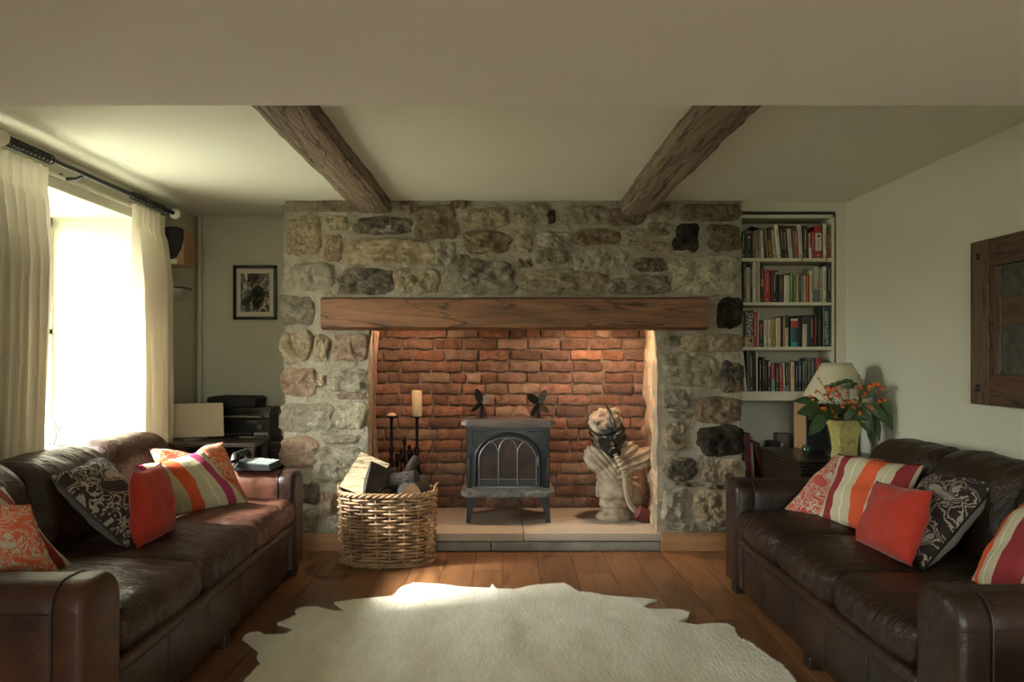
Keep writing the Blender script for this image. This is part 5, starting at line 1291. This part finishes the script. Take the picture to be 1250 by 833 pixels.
        if 'red dot' in desc: obj('red_dot', lathe(B(), [(.0045, -.001), (.0045, .001)], ((x0+x1)/2+.004, f, zb+h*.9), 12, Matrix.Rotation(math.pi/2, 3, 'X')), RD, t)
        if 'red spots' in desc:
            for (u, v_, r_) in ((.6, .50, .007), (.35, .38, .005), (.7, .42, .005), (.25, .58, .003), (.5, .64, .003), (.75, .6, .003)): obj('red_spot', lathe(B(), [(r_, -.001), (r_, .001)], (x0+w_*u, f, zb+h*v_), 10, Matrix.Rotation(math.pi/2, 3, 'X')), RD, t)
            obj('spine_band', bx(x0, x1, f-.0006, f+.003, zb, zb+h*.36), cmat((.10, .12, .10)), t, sm=False)
        for key, (u0, u1, cc) in {'pale foot': (0, .27, (.20, .26, .25)), 'navy top': (.60, 1, (.02, .03, .035)), 'dark top': (.76, 1, (.03, .02, .015)), 'orange patch': (.62, .86, (.22, .07, .02)), 'rosy patch': (.40, .58, (.40, .17, .11)), 'pale blue paperback': (0, .42, (.15, .24, .24)), 'blue foot': (0, .2, (.15, .22, .25)), 'white top': (.80, .97, (.40, .38, .3)), 'yellow corner': (.88, .95, (.35, .33, .08)), 'orange spot': (.66, .71, (.4, .18, .08)), 'pink and white': (0, .42, (.50, .44, .36)), 'red stripe': (.08, .97, (.32, .012, .01)), 'gold stamp': (.80, .86, (.40, .36, .24))}.items():
            if key in desc:
                xa, xb2 = (x0, x1) if key not in ('yellow corner', 'orange spot', 'red stripe', 'gold stamp', 'white top') else {'yellow corner': (x0+w_*.55, x1-.002), 'orange spot': (x0+w_*.3, x1-w_*.3), 'red stripe': (x0+w_*.18, x0+w_*.5), 'gold stamp': (x0+w_*.35, x0+w_*.6), 'white top': (x0+w_*.3, x1-.001)}[key]
                obj('spine_band', bx(xa, xb2, f-.0009, f+.003, zb+h*u0, zb+h*u1), cmat(cc), t, sm=False)
        if lean: t.rotation_euler.y = math.atan2(lean/K, h); 
        if lean:
            # keep the lower edge on the shelf
            t.location.z += (w_/2)*abs(math.sin(t.rotation_euler.y))
        prev = ' '.join(w2 for w2 in desc.split(' with ')[0].split())
# pamphlet lying over the leaning books
b = B(); pp = [(923, 281.5), (934, 278), (945, 273.6), (951, 272.4), (960, 272.6), (970, 273.2), (985, 273)]
prism(b, [(sx_(x), sz_(y)+.001) for x, y in pp]+[(sx_(x), sz_(y)-.0035) for x, y in pp[::-1]], .10, .22); tag(obj('pamphlet', b, pages, sm=False), 'bent white pamphlet lying across the tops of the top shelf books', 'pamphlet')
b = B(); pp = [(912, 283), (922, 274), (930, 276.5), (940, 277), (950, 273.5), (958, 274)]
prism(b, [(sx_(x), sz_(y)+.002) for x, y in pp]+[(sx_(x), sz_(y)-.003) for x, y in pp[::-1]], .13, .24); tag(obj('folder', b, blk2, sm=False), 'black bent folder lying under the white pamphlet on the top shelf', 'folder')
for x, y1_, lab in ((979, 323, 'dark red ribbon bookmark hanging beneath the pale hardback'), (1008.5, 320.5, 'thin red ribbon bookmark hanging near the right shelf end')):
    tag(obj('ribbon', bx(sx_(x-.6), sx_(x+.6), SY-.0085, SY-.0072, sz_(y1_), sz_(314)), cmat((.14, .02, .015)), sm=False), lab, 'bookmark')

# ------------------------------------------------------------------ lower right alcove
t = thing('low_cupboard', (1.72, .32, 0), 'low dark shelf unit under the bookcase holding ring binders', 'cupboard')
obj('top', bx(1.525, 2.03, .10, .475, .40, .42), darkwood, t, sm=False)
for x in (1.53, 2.0): obj('side_panel', bx(x, x+.02, .11, .47, 0, .40), darkwood, t, sm=False)
mar = plain('binder_maroon', (.075, .014, .012), .5)
def bind(px0, px1, ptop, D, lean, m, label, dp=.26):
    A = W(px0, ptop, D); Z = W(px1, ptop, D); h = A.z-.4205; t = thing('ring_binder', ((A.x+Z.x)/2, A.y, .4205), label, 'binder', 'ring binders in the right alcove')
    obj('cover', bx(A.x, Z.x, A.y, A.y+dp*.6, .4205, A.z, bev=.003, seg=1), m, t, sm=False); obj('finger_hole', lathe(B(), [(.011, -.002), (.011, .001)], ((A.x+Z.x)/2, A.y, .4205+h*.12 if lean == 0 else A.z-.03), 14, Matrix.Rotation(math.pi/2, 3, 'X')), black_m, t)
    if lean: t.rotation_euler.y = math.radians(lean); t.location.z += (Z.x-A.x)/2*math.sin(math.radians(abs(lean)))
bind(907, 915.5, 529, 5.2, 0, mar, 'upright maroon ring binder beside the stone pier')
bind(916.5, 918.5, 534, 5.2, -2, cmat((.30, .03, .03)), 'very thin red file right of the upright maroon binder')
bind(919, 921.5, 533, 5.2, -3, cmat((.30, .27, .2)), 'thin cream file between two maroon binders')
bind(930.5, 938.5, 541, 5.2, -14, mar, 'maroon ring binder leaning to the left in the alcove')
b = B(); ball(b, (1.80, .14, .448), .028, 2); tag(obj('orange_ball', b, cmat((.30, .14, .03))), 'small dull orange ball on the low shelf beside the chest', 'ball')
# chest
t = thing('carved_chest', (1.93, -.28, 0), 'dark carved wooden chest between the right sofa and bookcase', 'chest')
cx0, cx1, cy0, cy1, ch = 1.655, 2.19, -.62, .045, .662
obj('body', bx(cx0+.02, cx1-.01, cy0+.02, cy1-.0, .04, ch-.04), darkwood, t, sm=False)
obj('top', bx(cx0, cx1, cy0, cy1, ch-.02, ch, bev=.006), darkwood, t, sm=False)
for k in range(5): obj('moulding', bx(cx0+.006+k*.004, cx1, cy0+.006+k*.004, cy1, ch-.04-k*.022, ch-.022-k*.022, bev=.006), darkwood, t, sm=False)
for k in range(2):
    d = obj('drawer', bx(cx0+.03, cx1-.02, cy0+.008, cy0+.03, .08+k*.24, .30+k*.24, bev=.005), darkwood, t, sm=False); obj('knob', (lambda b: (ball(b, ((cx0+cx1)/2, cy0-.004, .19+k*.24), .014, 2), b)[1])(B()), iron, d)
obj('base', bx(cx0+.01, cx1, cy0+.01, cy1, 0, .05, bev=.004), darkwood, t, sm=False)
t = thing('floor_speaker', (1.99, -.03, ch), 'wooden sided black speaker standing on the carved chest', 'speaker')
obj('cabinet', bx(1.873, 2.12, -.155, .04, ch, .972, bev=.003), spk_wood, t, sm=False); obj('grille', bx(1.876, 2.117, -.175, -.153, ch+.004, .968, bev=.004), plain('grille_cloth', (.006, .006, .006), .95), t, sm=False)
obj('corner_cap', bx(1.868, 1.90, -.16, -.09, .955, .976), plain('brown_cap', (.06, .035, .02), .5), t, sm=False)
# small books and glass behind
for (a, c, top, cc, lab) in ((937.5, 950, 538.5, BLK, 'small stack of black booklets behind the carved chest'), (951, 953.5, 540, CRM, 'thin white booklet behind the carved chest')):
    A = W(a, top, 5.3); Z = W(c, top, 5.3); tag(obj('booklet', bx(A.x, Z.x, .26, .36, .4205, A.z, bev=.002, seg=1), cmat(cc), sm=False), lab, 'booklet')
A = W(950, 530, 5.35); b = bx(A.x, A.x+.09, .37, .45, .4205, A.z, bev=.004); tag(obj('storage_box', b, plain('grey_card', (.18, .16, .13), .7), sm=False), 'grey card box at the back of the right alcove', 'box')
c = W(986, 543, 4.78); b = lathe(B(), [(.022, 0), (.034, .012), (.036, .03), (.028, .046), (.030, .05)], (1.83, -.30, ch), 20)
tag(obj('glass_bowl', b, plain('dark_green_glass', (.02, .045, .03), .08)), 'small dark green glass bowl on the chest in front of the speaker', 'bowl')
# lamp
lc = Vector((1.985, -.36, ch))
t = thing('table_lamp', lc, 'table lamp with a large cream cone shade behind the flowers', 'lamp')
zb_, zt_ = EYE-(491-437)/204.7, EYE-(443-437)/204.7
shd = B(); rings = []
for j in range(7):
    u = j/6; r_ = .212+(.083-.212)*u; rings.append([shd.verts.new((lc.x-.005+r_*math.cos(k*math.pi/24), lc.y+r_*math.sin(k*math.pi/24), zb_+(zt_-zb_)*u)) for k in range(48)])
for j in range(6):
    for k in range(48): shd.faces.new((rings[j][k], rings[j][(k+1) % 48], rings[j+1][(k+1) % 48], rings[j+1][k]))
s_ = obj('shade', shd, shade_m, t); md = s_.modifiers.new('s', 'SOLIDIFY'); md.thickness = .002
b = B(); lathe(b, [(.07, 0), (.075, .02), (.04, .04), (.055, .10), (.065, .16), (.03, .24), (.012, .27), (.010, zt_-ch-.03)], lc, 24); obj('base', b, plain('lamp_base_dark', (.03, .025, .02), .25), t)
# vase
vc = Vector((1.945, -.545, ch)); vh = EYE-(511-437)/212-ch
toile, n, bb = newmat('yellow_toile_vase'); co = coords(n, 'World'); bb.inputs['Roughness'].default_value = .35
f = noi(n, co, 13, 2, .5, 2.5); ln_ = ramp(n, f, [(.470, (.42, .38, .12)), (.488, (.12, .10, .10)), (.505, (.12, .10, .10)), (.52, (.42, .38, .12))])
n.links.new(ln_, bb.inputs['Base Color'])
t = thing('vase', vc, 'yellow patterned square flared vase on the carved chest', 'vase')
b = B(); rings = []; Rv = Matrix.Rotation(math.radians(6), 3, 'Z')
for (z, r_) in ((z_, r_*.84) for z_, r_ in ((0, .062), (.012, .066), (.05, .058), (.12, .064), (.18, .076), (vh-.008, .094), (vh, .098), (vh, .088), (vh-.03, .078))):
    ring = []
    for (sx2, sy2) in ((-1, -1), (1, -1), (1, 1), (-1, 1)):
        ring.append(b.verts.new(vc+Rv @ Vector((sx2*r_, sy2*r_, z))))
    rings.append(ring)
for j in range(len(rings)-1):
    for k in range(4): b.faces.new((rings[j][k], rings[j][(k+1) % 4], rings[j+1][(k+1) % 4], rings[j+1][k]))
b.faces.new(rings[0][::-1]); b.faces.new(rings[-1]); obj('body', b, toile, t, sm=False)
b = B(); tube(b, [vc+Rv @ Vector((sx2*.082, sy2*.082, vh)) for (sx2, sy2) in ((-1, -1), (1, -1), (1, 1), (-1, 1))], .005, 6, closed=True); obj('rim', b, darkwood, t)
# bouquet
leafm = plain('dark_green_leaf', (.035, .075, .022), .45, c2=(.06, .11, .035), vs=12); leaf2 = plain('silver_green_leaf', (.10, .15, .07), .5, c2=(.06, .10, .04), vs=10)
orm = plain('crocosmia_orange', (.72, .11, .025), .6, c2=(.78, .20, .04), vs=40); stm = plain('stem_green', (.04, .05, .02), .7); hdm = plain('sedum_green', (.05, .10, .025), .8, bs=200, bst=.8)
top_c = vc+Vector((0, 0, vh))
t = thing('bouquet', top_c, 'loose bouquet of orange crocosmia, green flower heads and big leaves', 'flowers')
def vp(px, py, dD=0): return W(px, py, 4.45+dD)
def leaf(p0, p1, wd, droop, m, tw=0):
    p0, p1 = Vector(p0), Vector(p1); d = p1-p0; L = d.length; side_ = d.cross(Vector((0, 1, 0))).normalized(); side_ = (side_+Vector((0, tw, 0))).normalized(); nn = d.cross(side_).normalized(); b = B(); G = []
    for i in range(9):
        u = i/8; wv = wd*math.sin(math.pi*min(.999, u**.8))**.75*(1-.25*u)+.001; c = p0+d*u+Vector((0, 0, 1))*droop*4*u*(1-u)
        G.append([b.verts.new(c+side_*wv*s+nn*(.25*wv*abs(s)+.003*math.sin(u*9+s*2))) for s in (-1, -.5, 0, .5, 1)])
    for i in range(8):
        for k in range(4): b.faces.new((G[i][k], G[i][k+1], G[i+1][k+1], G[i+1][k]))
    obj('leaf', b, m, t)
ctr = top_c+Vector((0, 0, -.01))
for (a, z_, wd, m, tw) in (((1002, 498, 0), (972, 505, -.06), .045, leafm, .3), ((1000, 490, .0), (968, 490, 0), .03, leafm, .4), ((1006, 508, -.05), (987, 532, -.08), .048, leafm, .2), ((1008, 503, .03), (985, 512, .05), .04, leafm, .5), ((1020, 512, -.02), (1003, 500, -.08), .03, leafm, .3),
        ((1042, 498, -.06), (1030, 515, -.09), .03, leaf2, .2), ((1050, 485, 0), (1070, 470, -.02), .045, leafm, .2), ((1050, 500, -.02), (1066, 528, -.05), .032, leaf2, .4), ((1060, 495, -.02), (1085, 520, -.02), .038, leafm, .3), ((1064, 500, .0), (1074, 540, -.04), .036, leafm, .6), ((1072, 492, 0), (1092, 528, 0), .036, leafm, .3),
        ((1045, 505, -.05), (1062, 530, -.08), .03, leafm, .2), ((1058, 510, -.01), (1066, 545, -.02), .034, leafm, .2), ((1075, 486, -.02), (1088, 508, -.05), .03, leaf2, .4), ((1050, 492, -.04), (1076, 512, -.08), .026, leaf2, .3), ((1022, 505, .03), (1012, 485, .02), .03, leafm, .6), ((1035, 505, .02), (1030, 478, .04), .03, leafm, .6), ((1040, 500, -.02), (1052, 480, .02), .03, leafm, .8), ((1015, 507, -.05), (996, 520, -.03), .028, leafm, .7)):
    leaf(vp(*a), vp(*z_), wd, .008, m, tw)
heads = [(1011.5, 472, .03, 1.0), (1019, 469.5, .02, 1.0), (1026, 467, .03, .95), (1034, 465.5, .0, 1.25), (1042.5, 469, .03, .8), (1036, 472.5, -.03, 1.2), (1009, 482, .0, .7), (1030, 476, .05, .9)]
for (px, py, dd_, s) in heads:
    c = vp(px, py, dd_); b = B(); tube(b, spline([ctr, ctr.lerp(c, .6)+Vector((.01, 0, .0)), c], 5), .0022, 5); obj('stem', b, stm, t)
    b = B(); ball(b, c, .024*s, 2, (1.1, 1.1, .45))
    for v in b.verts: v.co += noise.noise_vector(v.co*120)*.003
    obj('flower_head', b, hdm, t)
rr = random.Random(9)
# crocosmia sprays
fm = B()
for k in range(6):
    a = k*math.pi/3; d = Vector((math.cos(a), math.sin(a), .9)).normalized(); s2 = Vector((-math.sin(a), math.cos(a), 0)); v = [fm.verts.new(q) for q in (Vector((0, 0, -.012)), d*.010+s2*.0045, d*.019+Vector((0, 0, -.003)), d*.010-s2*.0045)]; fm.faces.new(v)
fme = bpy.data.meshes.new('flower'); fm.to_mesh(fme); fm.free(); fme.materials.append(orm)
sprays = [[(1020, 508, 0), (1008, 492, -.03), (990, 486, -.03), (980, 484.5, -.03)], [(1022, 508, 0), (1003, 482, -.02), (997, 477, -.02)], [(1022, 505, 0), (1009, 478, -.02), (1001, 465, -.02), (998, 461, -.02)], [(1025, 505, -.02), (1014, 478, -.03), (1018, 473, -.04)], [(1028, 505, -.03), (1030, 490, -.06), (1038, 489, -.07)],
          [(1035, 505, -.04), (1041, 492, -.07), (1047, 506, -.08)], [(1040, 505, 0), (1058, 482, -.02), (1068, 470, -.03), (1081, 474, -.03)], [(1040, 503, 0), (1055, 478, -.02), (1048, 462, -.02), (1049.5, 458, -.02)], [(1045, 505, 0), (1065, 492, -.03), (1078, 483, -.03), (1086, 477, -.03)], [(1020, 508, -.03), (1006, 500, -.06), (1016, 503, -.07)],
          [(1045, 500, 0), (1068, 488, -.04), (1080, 489, -.04)], [(1028, 508, -.04), (1022, 508, -.08), (1019, 509, -.09)], [(1035, 500, -.03), (1024, 480, -.05), (1016, 480, -.05)]]
cl = [(990, 486), (997, 479), (1014, 478, 4), (1018, 475, 3), (1010, 484, 2), (1037, 490, 6), (1032, 490, 3), (1047, 505, 3), (1041, 500, 3), (1045, 494, 2), (1028, 498, 2), (1006, 499, 3), (1016, 503, 2), (1019, 508, 3), (1049, 473, 3), (1053, 484, 3), (1060, 474, 2), (1066, 471, 3), (1070, 477, 2), (1072, 470, 2), (1078, 473, 3), (1073, 490, 3), (1063, 498, 3), (1079, 489, 2), (1056, 480, 2), (1025, 481, 2), (1012, 475, 2), (1030, 481, 1), (1023, 486, 2)]
for s in sprays:
    b = B(); P = spline([vp(*q) for q in s], 7); tube(b, P, [.0020*(1-.6*i/len(P)) for i in range(len(P))], 5)
    for i in range(len(P)//2, len(P)): b and ball(b, P[i]+Vector((rr.uniform(-.004, .004), 0, rr.uniform(-.003, .004))), .0028, 1)
    obj('stem', b, stm, t)
for q in cl:
    for k in range(q[2] if len(q) > 2 else 3):
        c = vp(q[0]+rr.uniform(-2.2, 2.2), q[1]+rr.uniform(-2.4, 2.4), -.05+rr.uniform(-.03, .03)); o = link('flower', fme, t); o.location = c-worldloc(t); o.rotation_euler = (rr.uniform(-1.6, 1.6), rr.uniform(-1.6, 1.6), rr.uniform(0, 6)); s_ = rr.uniform(.55, .95); o.scale = (s_,)*3
# foliage mass at the bouquet's heart
b = B()
for k in range(150):
    c = ctr+Vector((rr.gauss(0, .055), rr.gauss(-.01, .045), abs(rr.gauss(.06, .045)))); d = Vector((rr.uniform(-1, 1), rr.uniform(-1, 1), rr.uniform(-.2, 1))).normalized()*rr.uniform(.015, .035); s2 = d.cross(Vector((rr.random(), rr.random(), rr.random()))).normalized()*.006
    v = [b.verts.new(c), b.verts.new(c+d*.5+s2), b.verts.new(c+d), b.verts.new(c+d*.5-s2)]; b.faces.new(v)
o = obj('small_foliage', b, leafm, t); o['kind'] = 'stuff'

# ------------------------------------------------------------------ right wall panel
t = thing('wall_panel', (XR-.02, -1.7, 1.025), 'reclaimed wood framed panel with metal insets on the right wall', 'wall art')
ya, yb, zA, zB = 3.636-5, 2.86-5, EYE+140/261.2, EYE-56/261.2   # ya far edge, yb near edge
fw = .135; xo = XR-.045
obj('stile', bx(xo, XR, ya-fw, ya, zB, zA, bev=.003, seg=1), frame_w, t, sm=False); obj('stile', bx(xo, XR, yb, yb+fw, zB, zA, bev=.003, seg=1), frame_w, t, sm=False)
obj('rail', bx(xo+.004, XR, yb+fw, ya-fw, zA-.125, zA, bev=.003, seg=1), frame_h, t, sm=False); obj('rail', bx(xo+.004, XR, yb+fw, ya-fw, zB, zB+.14, bev=.003, seg=1), frame_h, t, sm=False)
zi0, zi1 = zB+.14, zA-.125; tin = plain('aged_tin', (.10, .095, .075), .55, .4, bs=40, bst=.6, c2=(.045, .045, .03), vs=16)
mz = EYE+(437-381)/275
obj('cross_rail', bx(XR-.018, XR, yb+fw, ya-fw-.05, mz-.065, mz+.065, bev=.002, seg=1), frame_h, t, sm=False)
obj('tin_inset', bx(XR-.012, XR-.002, yb+fw, ya-fw-.05, mz+.066, zi1), tin, t, sm=False); obj('tin_inset', bx(XR-.012, XR-.002, yb+fw, ya-fw-.05, zi0, mz-.066), tin, t, sm=False)
obj('inner_stile', bx(XR-.022, XR, ya-fw-.05, ya-fw, zi0, zi1, bev=.004), frame_w, t, sm=False)
for z in (zA-.07, zB+.075): obj('peg', (lambda b: (ball(b, (xo, ya-.062, z), .017, 2, (.6, 1, 1)), b)[1])(B()), black_m, t)
# footstool at the lower right corner
b = B(); softbox(b, 1.145, 1.60, -3.70, -3.26, .10, .555, r=.06, n=14, bulge=(0, 0, .02), amp=.010, fs=14)
t = thing('footstool', (1.37, -3.48, 0), 'cream fleecy footstool at the bottom right corner beside the sofa', 'footstool')
obj('cover', b, plain('cream_fleece', (.50, .45, .34), .95, bs=90, bst=1, bd=.01), t)
for (x, y) in ((1.2, -3.65), (1.55, -3.65), (1.2, -3.31), (1.55, -3.31)): obj('leg', bx(x-.02, x+.02, y-.02, y+.02, 0, .11), darkwood, t, sm=False)
